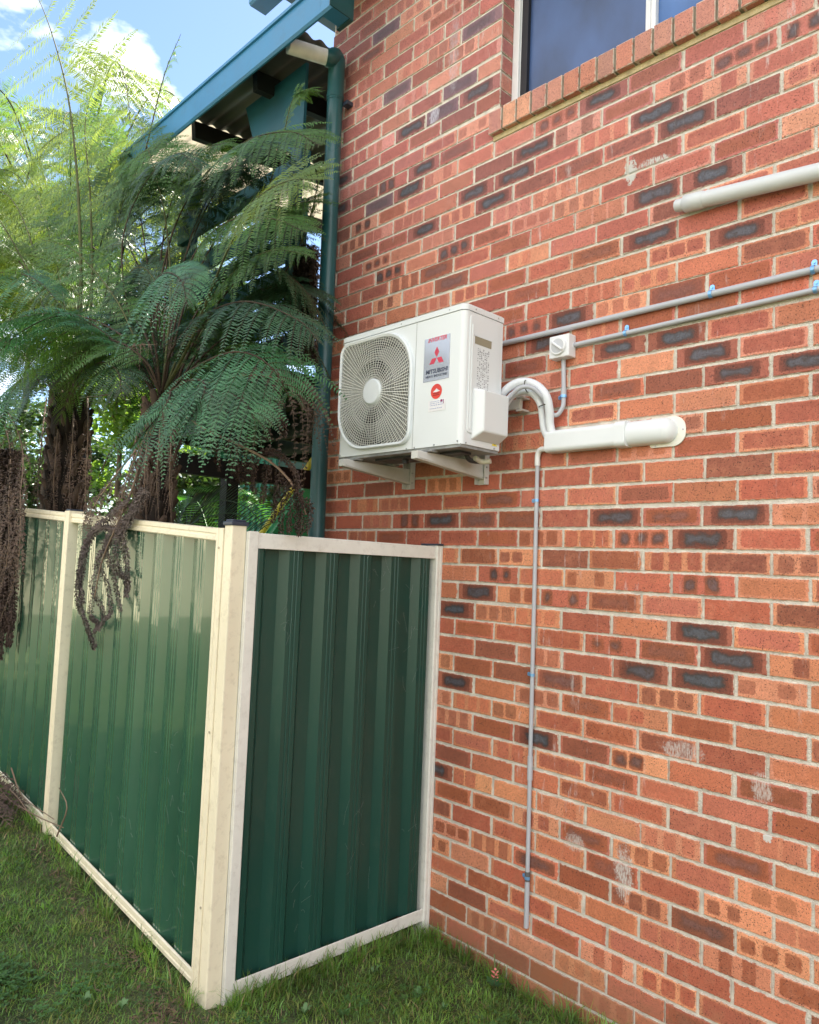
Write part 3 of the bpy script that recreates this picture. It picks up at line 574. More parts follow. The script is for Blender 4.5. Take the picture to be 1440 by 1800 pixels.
# ------------------------------------------------------------------ air conditioner
ac = thing('air_conditioner', 'white outdoor air conditioner unit on wall brackets on the brick wall', 'air conditioner')
WHT = mat('ac_white', (.73,.77,.785), .38, var=.02, scale=2, rvar=.03)
WHT2 = mat('ac_grille_white', (.72,.72,.66), .45, var=.03)
DKM = mat('ac_dark', (.015,.016,.018), .6, var=.3)
ax0, ax1, ay0, ay1, az0, az1 = -1.428, -.612, -.405, -.150, .272, .884
def rr(x0, x1, y0, y1, radii, n=8):
    """rounded rectangle outline, radii = bl, br, tr, tl"""
    o = []
    for (cx, cy, r, a0) in ((x0+radii[0], y0+radii[0], radii[0], 180), (x1-radii[1], y0+radii[1], radii[1], 270), (x1-radii[2], y1-radii[2], radii[2], 0), (x0+radii[3], y1-radii[3], radii[3], 90)):
        for k in range(n+1): a = R(a0+90*k/n); o.append((cx+r*math.cos(a), cy+r*math.sin(a)))
    return o
gx0, gx1, gz0, gz1 = -1.418, -.905, .306, .842
gcx, gcz = -1.166, .574; RAD = (.20, .065, .20, .06)
outl = rr(gx0, gx1, gz0, gz1, RAD)
inn = rr(gx0+.015, gx1-.015, gz0+.015, gz1-.015, (.187, .052, .187, .048))
# body: rounded plan extruded, front face with the fan opening cut out
b = MB(); plan = rr(ax0, ax1, ay0, ay1, (.022, .026, .004, .004), 5); n = len(plan)
vs = [(x, y, az0+.012) for x, y in plan]+[(x, y, az1-.030) for x, y in plan]
fl = [i for i in range(n) if i != 5]   # side faces except the flat front one
b.add(vs, [(i, (i+1) % n, n+(i+1) % n, n+i) for i in fl]+[tuple(range(n))[::-1]])
# front face ring
fx0, fx1 = ax0+.022, ax1-.026
def bound(p):
    dx, dz = p[0]-gcx, p[1]-gcz; t = 1e9
    for a, lim in ((dx, fx1-gcx if dx > 0 else fx0-gcx), (dz, az1-.030-gcz if dz > 0 else az0+.012-gcz)):
        if abs(a) > 1e-9: t = min(t, lim/a)
    return (gcx+dx*t, gcz+dz*t)
corners = [(fx0, az0+.012), (fx1, az0+.012), (fx1, az1-.030), (fx0, az1-.030)]
res = []
for i, p in enumerate(inn): res.append((math.atan2(p[1]-gcz, p[0]-gcx), p, bound(p)))
for c in corners:
    a = math.atan2(c[1]-gcz, c[0]-gcx); best = None
    # point of the inner outline at this angle
    for i in range(len(inn)):
        p, q = inn[i], inn[(i+1) % len(inn)]; e = (q[0]-p[0], q[1]-p[1]); d = (math.cos(a), math.sin(a)); den = e[0]*d[1]-e[1]*d[0]
        if abs(den) < 1e-12: continue
        s = ((gcx-p[0])*d[1]-(gcz-p[1])*d[0])/den
        if -1e-6 <= s <= 1+1e-6:
            z = (p[0]+e[0]*s, p[1]+e[1]*s)
            if (z[0]-gcx)*d[0]+(z[1]-gcz)*d[1] > 0: best = z
    if best: res.append((a, best, c))
res.sort(key=lambda q: q[0]); m_ = len(res)
b.add([(q[1][0], ay0, q[1][1]) for q in res]+[(q[2][0], ay0, q[2][1]) for q in res], [(i, (i+1) % m_, m_+(i+1) % m_, m_+i) for i in range(m_)])
# cavity walls
b.add([(q[1][0], ay0, q[1][1]) for q in res]+[(q[1][0], ay0+.05, q[1][1]) for q in res], [(i, (i+1) % m_, m_+(i+1) % m_, m_+i) for i in range(m_)], 1)
body = b.build('casing', [WHT, DKM], ac)
b = MB(); p2 = rr(ax0-.003, ax1+.003, ay0-.003, ay1+.003, (.024, .028, .005, .005), 5); n = len(p2)
q2 = [(x*.0+(x if True else 0), y) for x, y in p2]; c0 = ((ax0+ax1)/2, (ay0+ay1)/2)
ins = [(c0[0]+(x-c0[0])*.985, c0[1]+(y-c0[1])*.95) for x, y in p2]
b.add([(x, y, az1-.028) for x, y in p2]+[(x, y, az1-.006) for x, y in p2]+[(x, y, az1) for x, y in ins], [tuple(range(n))[::-1]]+[(i, (i+1) % n, n+(i+1) % n, n+i) for i in range(n)]+[(n+i, n+(i+1) % n, 2*n+(i+1) % n, 2*n+i) for i in range(n)]+[tuple(range(2*n, 3*n))])
b.build('lid', WHT, ac)
b = MB(); b.box((-.9005, ay0-.0012, az0+.014), (-.8985, ay0+.001, az1-.03)); b.build('panel_seam', mat('seam_grey', (.30,.31,.31), .6), ac)
# grille rim
b = MB(); no = len(outl); ri = [(gcx+(x-gcx)*.0, 0) for x, y in outl]
def ring(b, A, B, ya, yb, mi=0):
    n = len(A); b.add([(p[0], ya, p[1]) for p in A]+[(p[0], yb, p[1]) for p in B], [(i, (i+1) % n, n+(i+1) % n, n+i) for i in range(n)], mi, True)
mid1 = rr(gx0+.004, gx1-.004, gz0+.004, gz1-.004, (.197, .062, .197, .056)); 
ring(b, outl, outl, ay0+.002, ay0-.016); ring(b, outl, mid1, ay0-.016, ay0-.022); ring(b, mid1, inn, ay0-.022, ay0-.018); ring(b, inn, inn, ay0-.018, ay0+.006)
b.build('grille_rim', WHT, ac)
def inside(x, z):
    for (cx, cz, r, sx_, sz_) in ((gx0+.2, gz0+.2, .187, -1, -1), (gx1-.065, gz0+.065, .052, 1, -1), (gx1-.2, gz1-.2, .187, 1, 1), (gx0+.06, gz1-.06, .048, -1, 1)):
        if (x-cx)*sx_ > 0 and (z-cz)*sz_ > 0: return (x-cx)**2+(z-cz)**2 < r*r
    return gx0+.015 < x < gx1-.015 and gz0+.015 < z < gz1-.015
b = MB(); hub = .062
def gy(r): return ay0-.020+.0*r
k = 0; r_ = hub+.010
while r_ < .36:
    NS = 96
    for i in range(NS):
        a0, a1 = 2*math.pi*i/NS, 2*math.pi*(i+1)/NS; am = (a0+a1)/2
        if inside(gcx+r_*math.cos(am), gcz+r_*math.sin(am)):
            w2 = .0008; p = [(gcx+(r_+s)*math.cos(a), (r_+s), gcz+(r_+s)*math.sin(a)) for a in (a0, a1) for s in (-w2, w2)]
            (x0, _, z0), (x1, _, z1), (x2, _, z2), (x3, _, z3) = p
            y_ = ay0-.016; b.add([(x0,y_,z0),(x1,y_,z1),(x3,y_,z3),(x2,y_,z2),(x0,y_+.006,z0),(x2,y_+.006,z2)], [(0,1,2,3), (0,3,5,4)])
    r_ += .0112
for i in range(96):
    a = 2*math.pi*i/96; rs = hub if i % 2 == 0 else .15; re = rs
    while inside(gcx+(re+.004)*math.cos(a), gcz+(re+.004)*math.sin(a)): re += .004
    if re-rs < .02: continue
    t = (-math.sin(a)*.0018, math.cos(a)*.0018); p = (gcx+rs*math.cos(a), gcz+rs*math.sin(a)); q = (gcx+re*math.cos(a), gcz+re*math.sin(a)); y_ = ay0-.019
    b.add([(p[0]-t[0], y_, p[1]-t[1]), (p[0]+t[0], y_, p[1]+t[1]), (q[0]+t[0], y_, q[1]+t[1]), (q[0]-t[0], y_, q[1]-t[1])], [(0,1,2,3)])
b.build('grille', WHT2, ac)
b = MB(); b.tube([(gcx, ay0-.004, gcz), (gcx, ay0-.022, gcz), (gcx, ay0-.026, gcz)], [hub, hub, hub*.88], 40); b.build('grille_hub', WHT, ac)
# fan and coil behind
fan = MB(); FG = mat('fan_grey', (.17,.18,.19), .5, var=.1)
for kf in range(3):
    vs = []; fs = []
    for i in range(9):
        for j in range(9):
            r_ = .06+.17*j/8; a = R(120*kf+18+ (62+18*j/8)*i/8+10*j/8); vs.append((gcx+r_*math.cos(a), ay0+.030+.032*i/8, gcz+r_*math.sin(a)))
    for i in range(8):
        for j in range(8): fs.append((i*9+j, i*9+j+1, (i+1)*9+j+1, (i+1)*9+j))
    fan.add(vs, fs, 0, True)
fan.tube([(gcx, ay0+.012, gcz), (gcx, ay0+.09, gcz)], .06, 28); fan.build('fan', FG, ac)
b = MB(); n = 48; rs = [(gcx+.246*math.cos(2*math.pi*i/n), gcz+.246*math.sin(2*math.pi*i/n)) for i in range(n)]; ring(b, rs, rs, ay0+.012, ay0+.12); ring(b, [(p[0], p[1]) for p in rs], [(min(max(gcx+(p[0]-gcx)*1.42, gx0+.004), gx1-.004), min(max(gcz+(p[1]-gcz)*1.42, gz0+.004), gz1-.004)) for p in rs], ay0+.0125, ay0+.014, 1)
b.add([(p[0], ay0+.125, p[1]) for p in rs], [tuple(range(n))]); b.build('fan_shroud', [DKM, mat('shroud_white', (.20,.20,.20), .5)], ac)
# side service panel
sx_ = ax1
b = MB(); pl = rr(-.372, -.182, .335, .838, (.012,.012,.012,.012), 4)
b.prism(pl, 0, sx_-.002, sx_+.0045); b.build('service_panel', WHT, ac, bevel=.002)
b = MB(); b.box((sx_+.0035, -.345, .720), (sx_+.006, -.235, .752), 0); b.build('grip_slot', mat('slot_shadow', (.30,.27,.19), .7), ac)
b = MB(); b.box((sx_+.0045, -.352, .716), (sx_+.0075, -.346, .756)); b.box((sx_+.0045, -.352, .752), (sx_+.0075, -.23, .756)); b.box((sx_+.0045, -.360, .35), (sx_+.008, -.352, .80)); b.build('panel_ridge', WHT, ac)
# valve cover hump
b = MB(); y0, y1, z0, z1, o_ = -.345, -.158, .298, .530, .052
b.add([(sx_, y0, z0+.01), (sx_, y1, z0+.01), (sx_, y1, z1), (sx_, y0, z1), (sx_+o_, y0+.022, z0+.045), (sx_+o_, y1, z0+.045), (sx_+o_, y1, z1-.012), (sx_+o_, y0+.022, z1-.012)],
      [(0,3,2,1), (4,5,6,7), (0,1,5,4), (1,2,6,5), (2,3,7,6), (3,0,4,7)]); b.build('valve_cover', WHT, ac, bevel=.008, seg=3)
b = MB(); b.box((sx_+.002, -.340, .335), (sx_+.0035, -.3465, .50)); b.build('cover_recess', mat('slot_cream', (.62,.60,.50), .6), ac)
# screws
b = MB(); SCR = mat('screw_steel', (.42,.42,.42), .3, .8)
for (x, z) in ((-1.405, .292), (-.935, .288), (-.885, .288), (-.765, .290), (-.63, .295), (-1.0, .868), (-.70, .868)): b = MB(); b.tube([(x, ay0-.0035, z), (x, ay0-.0002, z)], .0035, 8); b.build('screw', SCR, ac)
for (y, z) in ((-.34, .868), (-.19, .868), (-.19, .290), (-.375, .290), (-.19, .60)): b = MB(); b.tube([(sx_+.0005, y, z), (sx_+.0042, y, z)], .0035, 8); b.build('screw', SCR, ac)
# label pictograms on side panel: rows of small dark marks too small to read
b = MB(); INK = mat('label_ink', (.27,.28,.31), .6)
random.seed(3)
for col_ in range(7):
    y = -.322+col_*.0115; z = .705
    while z > (.50, .46, .44, .45, .44, .47, .50)[col_]:
        h_ = random.uniform(.0015, .007)
        if random.random() < .7: b.box((sx_+.0046, y, z-h_), (sx_+.0052, y+random.uniform(.003, .008), z))
        z -= h_+random.uniform(.002, .006)
b.build('label_marks', INK, ac)
b = MB(); b.add([(sx_+.0008, -.205, .302), (sx_+.0008, -.170, .302), (sx_+.0008, -.1875, .333)], [(0,1,2)]); wt = b.build('warning_sticker', mat('warn_yellow', (.80,.66,.05), .5), ac)
b = MB(); b.box((sx_+.001, -.1890, .312), (sx_+.0014, -.1860, .323)); b.box((sx_+.001, -.1890, .306), (sx_+.0014, -.1860, .3095)); b.build('mark', DKM, wt)
# front stickers
FZ = ay0-.0008
b = MB(); b.box((-.846, FZ-.0006, .572), (-.692, FZ, .765)); stk = b.build('silver_sticker', mat('sticker_silver', (.52,.54,.58), .22, .55, var=.12, scale=6), ac)
RED = mat('logo_red', (.62,.045,.09), .4); NAVY = mat('logo_black', (.035,.045,.09), .4)
b = MB(); cx, cz, e = -.768, .672, .0285
for a in (90, 210, 330):
    d = V((math.cos(R(a)), 0, math.sin(R(a)))); p = V((cx, FZ-.0012, cz)); l1 = V((math.cos(R(a+30)), 0, math.sin(R(a+30))))*e; l2 = V((math.cos(R(a-30)), 0, math.sin(R(a-30))))*e
    b.add([p+d*.001, p+l1, p+l1+l2, p+l2], [(0,1,2,3)])
b.build('emblem', RED, stk)
def text(body, size, loc, parent, m, name, shear=0.0, w_=None, bold=.0, rotz=0.0):
    cu = bpy.data.curves.new(name, 'FONT'); cu.body = body; cu.size = size; cu.align_x = 'CENTER'; cu.shear = shear; cu.extrude = .0002; cu.offset = bold; cu.resolution_u = 2
    o = bpy.data.objects.new(name, cu); C.objects.link(o); bpy.context.view_layer.update()
    me = bpy.data.meshes.new_from_object(o); bpy.data.objects.remove(o)
    co = np.zeros(len(me.vertices)*3); me.vertices.foreach_get('co', co); co = co.reshape(-1, 3); wd = co[:,0].max()-co[:,0].min()
    s = (w_/wd) if w_ else 1
    out_ = np.stack([loc[0]+co[:,0]*s, loc[1]-co[:,2], loc[2]+co[:,1]], 1); me.vertices.foreach_set('co', out_.ravel()); me.update()
    return link(name, me, m, parent)
text('INVERTER', .026, (-.768, FZ-.0012, .746), ac, RED, 'lettering', .25, .112, .0004)
text('MITSUBISHI', .026, (-.766, FZ-.0012, .606), stk, NAVY, 'lettering', .12, .130, .0006)
text('HEAVY INDUSTRIES', .015, (-.766, FZ-.0012, .588), stk, NAVY, 'lettering', .05, .128, .0002)
b = MB(); cx, cz, rd = -.763, .523, .033
b.add([(cx+rd*math.cos(2*math.pi*i/32), FZ-.0006, cz+rd*math.sin(2*math.pi*i/32)) for i in range(32)], [tuple(range(32))]); rs_ = b.build('round_sticker', mat('sticker_red', (.72,.06,.04), .35), ac)
b = MB(); b.add([(cx-.021, FZ-.0009, cz-.002), (cx-.008, FZ-.0009, cz+.006), (cx+.002, FZ-.0009, cz+.014), (cx+.010, FZ-.0009, cz+.006), (cx+.023, FZ-.0009, cz+.0), (cx, FZ-.0009, cz-.003)], [(0,1,2,3,4,5)]); b.build('mountain_mark', mat('sticker_white', (.78,.78,.80), .5), rs_)
b = MB(); 
for z in (-.010, -.0175): 
    x = -.019
    while x < .017: d_ = random.uniform(.002, .005); b.box((cx+x, FZ-.0012, cz+z), (cx+x+d_, FZ-.0007, cz+z+.004)); x += d_+.0015
b.build('mark', mat('mark_dark_red', (.25,.015,.01), .5), rs_)
b = MB(); b.box((-.808, FZ-.0006, .437), (-.706, FZ, .487)); ws_ = b.build('white_sticker', MATS['sticker_white'], ac)
b = MB()
for z in (.478, .470, .462, .448):
    x = -.798
    while x < -.722: d_ = random.uniform(.003, .009); b.box((x, FZ-.0012, z), (x+d_, FZ-.0007, z+.003)); x += d_+random.uniform(.002, .006)
b.build('mark', mat('mark_blue', (.30,.34,.55), .5), ws_)
b = MB(); b.box((-.736, FZ-.0013, .474), (-.724, FZ-.0007, .484)); b.box((-.719, FZ-.0013, .465), (-.716, FZ-.0007, .484)); b.build('mark', mat('mark_maroon', (.25,.03,.12), .5), ws_)
# base pan with feet and drain bits under
b = MB(); b.box((ax0+.006, ay0+.006, az0-.001), (ax1-.006, ay1-.004, az0+.014), 0)
for x in (-1.31, -.815): b.box((x-.045, ay0-.012, az0-.010), (x+.045, ay0+.03, az0-.001), 0); b.box((x-.045, ay1-.03, az0-.010), (x+.045, ay1+.012, az0-.001), 0)
b.build('base_pan', mat('base_grey', (.26,.27,.27), .5, var=.5, scale=14), ac)
b = MB(); b.tube([(-1.05, -.30, az0-.004), (-1.05, -.30, az0-.030)], .016, 12); b.build('drain_plug', mat('drain_black', (.03,.032,.035), .5), ac)
b = MB(); b.box((-1.22, -.34, az0-.012), (-.98, -.22, az0-.003)); b.build('drain_tray', MATS['drain_black'], ac)
b = MB(); b.box((-.80, -.33, az0-.012), (-.68, -.26, az0-.003)); b.build('drain_tray', MATS['drain_black'], ac)
b = MB(); b.tube(spline([(-.72, -.25, az0-.002), (-.72, -.22, az0-.028), (-.70, -.16, az0-.030)], 8), .011, 10)
b.build('drain_spigot', mat('drain_black', (.03,.032,.035), .5), ac)
b = MB(); b.tube(spline([(-.70, -.21, az0-.018), (-.70, -.17, az0-.030), (-.66, -.15, az0-.028)], 6), .012, 10); b.build('drain_nozzle', mat('drain_cream', (.62,.60,.50), .5), ac)

# ------------------------------------------------------------------ wall bracket
br = thing('wall_bracket', 'pale grey steel bracket frame carrying the air conditioner on the brick wall', 'bracket')
BRM = mat('bracket_steel', (.60,.60,.57), .4, var=.05, dirt=(.36,.33,.26), dirt_amt=.25, dscale=12)
for x in (-1.31, -.815):
    b = MB(); w2 = .019; zt_ = az0-.0115
    # folded arm: top flange + web tapering to the front
    b.hexa([(x-w2, -.474, zt_-.034), (x+w2, -.474, zt_-.034), (x+w2, -.018, zt_-.078), (x-w2, -.018, zt_-.078), (x-w2, -.474, zt_), (x+w2, -.474, zt_), (x+w2, -.018, zt_), (x-w2, -.018, zt_)])
    arm = b.build('arm', BRM, br, bevel=.003)
    b = MB(); b.hexa([(x+w2+.0005, -.46, zt_-.030), (x+w2+.0035, -.46, zt_-.030), (x+w2+.0035, -.03, zt_-.070), (x+w2+.0005, -.03, zt_-.070), (x+w2+.0005, -.46, zt_-.024), (x+w2+.0035, -.46, zt_-.024), (x+w2+.0035, -.03, zt_-.064), (x+w2+.0005, -.03, zt_-.064)]); b.box((x-.012, -.45, zt_+.0), (x+.012, -.43, zt_+.003)); b.build('stiffening_rib', BRM, arm)
    b = MB(); b.box((x-.028, -.0175, .160), (x+.028, -.0065, .62)); b.box((x-.030, -.042, .160), (x-.0265, -.0178, .62)); b.box((x+.0265, -.042, .160), (x+.030, -.0178, .62)); b.build('upright', BRM, br)
    b = MB()
    for z in (.19, .24): b.tube([(x+.030, -.03, z), (x+.034, -.03, z)], .004, 8)
    b.build('bolt', SCR, br)
b = MB(); b.box((-1.46, -.062, .485), (-.575, -.0435, .530)); b.box((-.60, -.062, .475), (-.565, -.0065, .4845)); b.box((-.60, -.0625, .531), (-.565, -.0065, .540)); b.build('cross_rail', BRM, br, bevel=.002)

# ------------------------------------------------------------------ pipes on the wall
PVC = mat('grey_conduit', (.44,.46,.50), .42, var=.05, scale=6)
WPV = mat('white_lagging', (.72,.76,.80), .5, var=.04, bump=.15, bscale=120)
def obj_tube(name, pts, r, m, label=None, cat=None, parent=None, n=14, **k):
    b = MB(); b.tube(pts, r, n); o = b.build(name, m, parent)
    if label: tag(o, label, cat, **k)
    return o
GALV = mat('galvanised_clip', (.22,.46,.80), .30, .55, var=.1)
def clip(parent, p, r, ax, up=True):
    """saddle clip: strap round the pipe and one tab with a screw"""
    b = MB(); x, y, z = p; n = 12; wd = .012
    for i in range(n):
        a0, a1 = math.pi*i/n, math.pi*(i+1)/n; q = lambda a, rr_: (y-(rr_)*math.sin(a), z+(rr_)*math.cos(a)) if ax == 'x' else (y-(rr_)*math.sin(a), x+(rr_)*math.cos(a))
        P_ = [q(a0, r+.0005), q(a1, r+.0005), q(a1, r+.003), q(a0, r+.003)]
        if ax == 'x': b.hexa([(x-wd/2, *P_[0]), (x+wd/2, *P_[0]), (x+wd/2, *P_[1]), (x-wd/2, *P_[1]), (x-wd/2, *P_[3]), (x+wd/2, *P_[3]), (x+wd/2, *P_[2]), (x-wd/2, *P_[2])])
        else: b.hexa([(P_[0][1], P_[0][0], z-wd/2), (P_[0][1], P_[0][0], z+wd/2), (P_[1][1], P_[1][0], z+wd/2), (P_[1][1], P_[1][0], z-wd/2), (P_[3][1], P_[3][0], z-wd/2), (P_[3][1], P_[3][0], z+wd/2), (P_[2][1], P_[2][0], z+wd/2), (P_[2][1], P_[2][0], z-wd/2)])
    if ax == 'x': b.prism(rr(x-wd*.75, x+wd*.75, z+r, z+r+.026, (.001,.001,.008,.008), 4), 1, -.0105, -.0075); b.tube([(x, -.0105, z+r+.015), (x, -.014, z+r+.015)], .004, 8)
    else: b.prism(rr(x-r-.022, x-r, z-wd*.7, z+wd*.7, (.006,.001,.001,.006), 4), 1, -.0105, -.0075); b.tube([(x-r-.012, -.0105, z), (x-r-.012, -.014, z)], .004, 8)
    return b.build('clip', GALV, parent)
yc = -.0195
A_, B_ = at(872, 607, yc), at(1440, 472, yc); dir1 = (B_-A_).normalized()
cu = thing('upper_conduit', 'upper grey electrical conduit running from behind the air conditioner to the right edge', 'conduit')
obj_tube('pipe', [A_-dir1*.25, B_+dir1*1.6], .0125, PVC, parent=cu)
for u, v_ in ((1250, 517), (1430, 475)): p = at(u, v_, yc); p.z = A_.z+(p.x-A_.x)*dir1.z/dir1.x; clip(cu, p, .0125, 'x')
yc = -.0175; A_, B_ = at(1012, 606, yc), at(1440, 508, yc); dir2 = (B_-A_).normalized()
cl_ = thing('lower_conduit', 'thinner grey conduit running right from the white isolator switch', 'conduit')
obj_tube('pipe', [A_-dir2*.01, B_+dir2*1.6], .010, PVC, parent=cl_)
for u, v_ in ((1100, 586), (1434, 510)): p = at(u, v_, yc); p.z = A_.z+(p.x-A_.x)*dir2.z/dir2.x; clip(cl_, p, .010, 'x')
# isolator switch
sw = thing('isolator_switch', 'white square isolator switch with round rotary knob on the brick wall', 'switch')
SWM = mat('switch_white', (.74,.76,.78), .4, var=.02)
s0 = at(966, 592, -.06); s1 = at(999, 626, -.06); xa, xb = s0.x, s1.x+.002; za = at(983, 628, -.06).z; zb2 = at(983, 589, -.06).z
b = MB(); b.box((xa, -.060, za), (xb, -.0065, zb2)); b.build('housing', SWM, sw, bevel=.005)
cx, cz = (xa+xb)/2-.002, (za+zb2)/2; rk = (zb2-za)*.40
b = MB(); b.tube([(cx, -.060, cz), (cx, -.068, cz), (cx, -.070, cz)], [rk, rk, rk*.94], 28); kn = b.build('knob', SWM, sw)
b = MB(); b.tube([(cx, -.0700, cz), (cx, -.0703, cz)], [rk*.80, rk*.80], 28); b.build('dial', mat('dial_grey', (.50,.52,.55), .4), kn)
b = MB(); b.beam((cx-rk*.72, -.074, cz+rk*.55), (cx+rk*.72, -.074, cz-rk*.55), .008, .011, up=V((0,1,0))); b.build('handle', SWM, kn, bevel=.002)
# flexible conduit from the switch to the unit
xs_ = at(991, 640, -.018).x
fp = [V((xs_, -.02, za+.002)), at(991, 660, -.020), at(991, 700, -.022), at(989, 716, -.026), at(980, 729, -.034), at(969, 727, -.045), at(962, 712, -.06), at(950, 694, -.095), at(934, 681, -.122), at(914, 682, -.145), at(896, 699, -.150), at(881, 722, -.150), at(866, 744, -.145)]
fc = thing('flexible_conduit', 'grey conduit dropping from the switch and looping up to the air conditioner', 'conduit')
pp = spline(fp, 70); rr2 = [.0098 if i < 26 else .0098+.0006*(i % 2) for i in range(71)]
obj_tube('pipe', pp, rr2, PVC, parent=fc)
p = at(991, 690, -.02); obj_tube('coupling', [(p.x, p.y, p.z+.016), (p.x, p.y, p.z-.016)], .0125, PVC, parent=fc)
p = at(991, 697, -.02); clip(fc, (p.x, -.02, p.z), .0128, 'z')
# two lagged pipes
pr_ = thing('insulated_pipes', 'pair of thick white insulated pipes arching from the air conditioner into the duct', 'pipes')
obj_tube('pipe', spline([at(862, 722, -.125), at(876, 702, -.125), at(896, 680, -.12), at(920, 671, -.10), at(944, 678, -.085), at(960, 696, -.075), at(966, 722, -.06), at(967, 748, -.045), at(975, 768, -.035), at(1000, 772, -.034)], 44), .0185, WPV, parent=pr_, n=16)
obj_tube('pipe', spline([at(864, 752, -.125), at(880, 726, -.125), at(900, 696, -.115), at(921, 687, -.095), at(938, 693, -.075), at(950, 710, -.060), at(954, 735, -.045), at(957, 756, -.038), at(968, 772, -.030), at(1000, 778, -.030)], 44), .0155, WPV, parent=pr_, n=16)
b = MB()
def tie(c, nrm, r1, r2):
    n = 24; nrm = V(nrm).normalized(); a = nrm.cross(V((0,1,0.3))).normalized(); c2 = nrm.cross(a); pts = [V(c)+a*r1*math.cos(2*math.pi*i/n)+c2*r2*math.sin(2*math.pi*i/n) for i in range(n+1)]
    b.tube(pts, .0022, 6, cap=False)
tie(at(926, 679, -.108), (1, .3, .15), .026, .026); tie(at(959, 713, -.062), (.15, .1, -1), .030, .024)
b.build('cable_tie', mat('tie_black', (.01,.01,.01), .4), pr_)
# duct
du = thing('pipe_duct', 'white plastic duct on the brick wall ending in a rounded wall cover', 'duct')
DW = mat('duct_white', (.72,.76,.775), .35, var=.02)
def ductseg(b, x0, x1, z0, z1, dep, rad=.02, zs=None):
    """D profile along x; zs lets the end shift in z"""
    pr = [(-.0065, z0)]+[(-dep+rad-rad*math.cos(a)*1.0, z0+rad-rad*math.sin(a)) for a in [R(90-90*k/6) for k in range(7)]]+[(-dep+rad-rad*math.cos(a), z1-rad+rad*math.sin(a)) for a in [R(90*k/6) for k in range(7)]]+[(-.0065, z1)]
    n = len(pr); s = zs or 0; b.add([(x0, p[0], p[1]) for p in pr]+[(x1, p[0], p[1]+s) for p in pr], [tuple(range(n)), tuple(range(n, 2*n))[::-1]]+[(i, (i+1) % n, n+(i+1) % n, n+i) for i in range(n)])
xl = at(962, 780, -.04).x; xm = at(1090, 760, -.04).x; xr = at(1186, 750, -.04).x
zl0, zl1 = at(965, 794, -.06).z, at(965, 757, -.06).z
zr0, zr1 = at(1085, 784, -.06).z, at(1085, 741, -.06).z
ze0, ze1 = at(1180, 772, -.06).z, at(1180, 732, -.06).z
print('duct', zl0, zl1, zr0, zr1, ze0, ze1, xl, xm, xr)
zd0, zd1 = (zl0+zr0)/2, (zl1+zr1)/2
b = MB(); ductseg(b, xl, xm, zd0, zd1, .062); b.build('straight_duct', DW, du)
b = MB(); ductseg(b, xm-.012, xm+.035, zd0-.004, zd1+.004, .067); b.build('joint_collar', DW, du)
b = MB(); n = 10; k = []
hz = (zd1-zd0)/2+.002; zc_ = (zd0+zd1)/2
# bulb end: lathe-like hemispherical end
rings = []
for i in range(12):
    s = i/11; a = s*math.pi/2; f = math.cos(a); x = xr-.045+.045*math.sin(a)
    pr = [(-.008, -hz*max(f, .30))]+[(-.008-(.056*f)*math.sin(math.pi*j/12)**.55, -hz*max(f, .30)*math.cos(math.pi*j/12)) for j in range(1, 12)]+[(-.008, hz*max(f, .30))]
    rings.append([(x, p[0], zc_+p[1]) for p in pr])
rings = [[(xm+.03, p[1], p[2]) for p in rings[0]]]+rings; nn = len(rings[0])
b.add([p for r_ in rings for p in r_], [(i*nn+j, i*nn+j+1, (i+1)*nn+j+1, (i+1)*nn+j) for i in range(len(rings)-1) for j in range(nn-1)], 0, True)
b.build('wall_cover', DW, du)
b = MB(); b.prism(rr(xr-.115, xr+.030, zc_-hz-.012, zc_+hz+.006, (.012,.05,.05,.01), 7), 1, -.0125, -.0066); fl_ = b.build('flange', mat('flange_cream', (.74,.74,.66), .4), du, bevel=.002)
b = MB(); b.tube([(xr+.020, -.0125, zc_), (xr+.020, -.0145, zc_)], .004, 8); b.tube([(xr-.09, -.0125, zc_-hz-.006), (xr-.09, -.0145, zc_-hz-.006)], .003, 8); b.build('screw', SCR, fl_)
# drain pipe
dr = thing('drain_pipe', 'thin grey drain pipe running down the brick wall below the duct', 'pipe')
e0 = at(957, 789, -.025); pt = at(945, 815, -.018); pb = at(925, 1635, -.018)
xd = (pt.x+pb.x)/2; print('drain', pt, pb)
obj_tube('elbow', spline([(e0.x+.01, -.020, e0.z), (xd+.022, -.020, e0.z), (xd+.006, -.019, e0.z-.005), (pt.x, -.018, e0.z-.026), (pt.x, -.018, pt.z-.01)], 16), .0125, mat('elbow_white', (.70,.71,.70), .4), parent=dr)
q = lambda v_: V((pt.x+(pb.x-pt.x)*(v_-815)/(1635-815), -.018, at(935, v_, -.018).z))
obj_tube('pipe', [q(812), q(1350)], .0092, PVC, parent=dr); obj_tube('pipe', [q(1340), q(1560)], .0092, PVC, parent=dr); obj_tube('pipe', [q(1555), q(1635)], .0108, PVC, parent=dr)
obj_tube('coupling', [q(1330), q(1372)], .0118, PVC, parent=dr); obj_tube('coupling', [q(1535), q(1552)], .0112, mat('band_dark', (.10,.10,.10), .5), parent=dr)
for v_ in (880, 1186, 1546): p = q(v_); clip(dr, p, .0098, 'z')
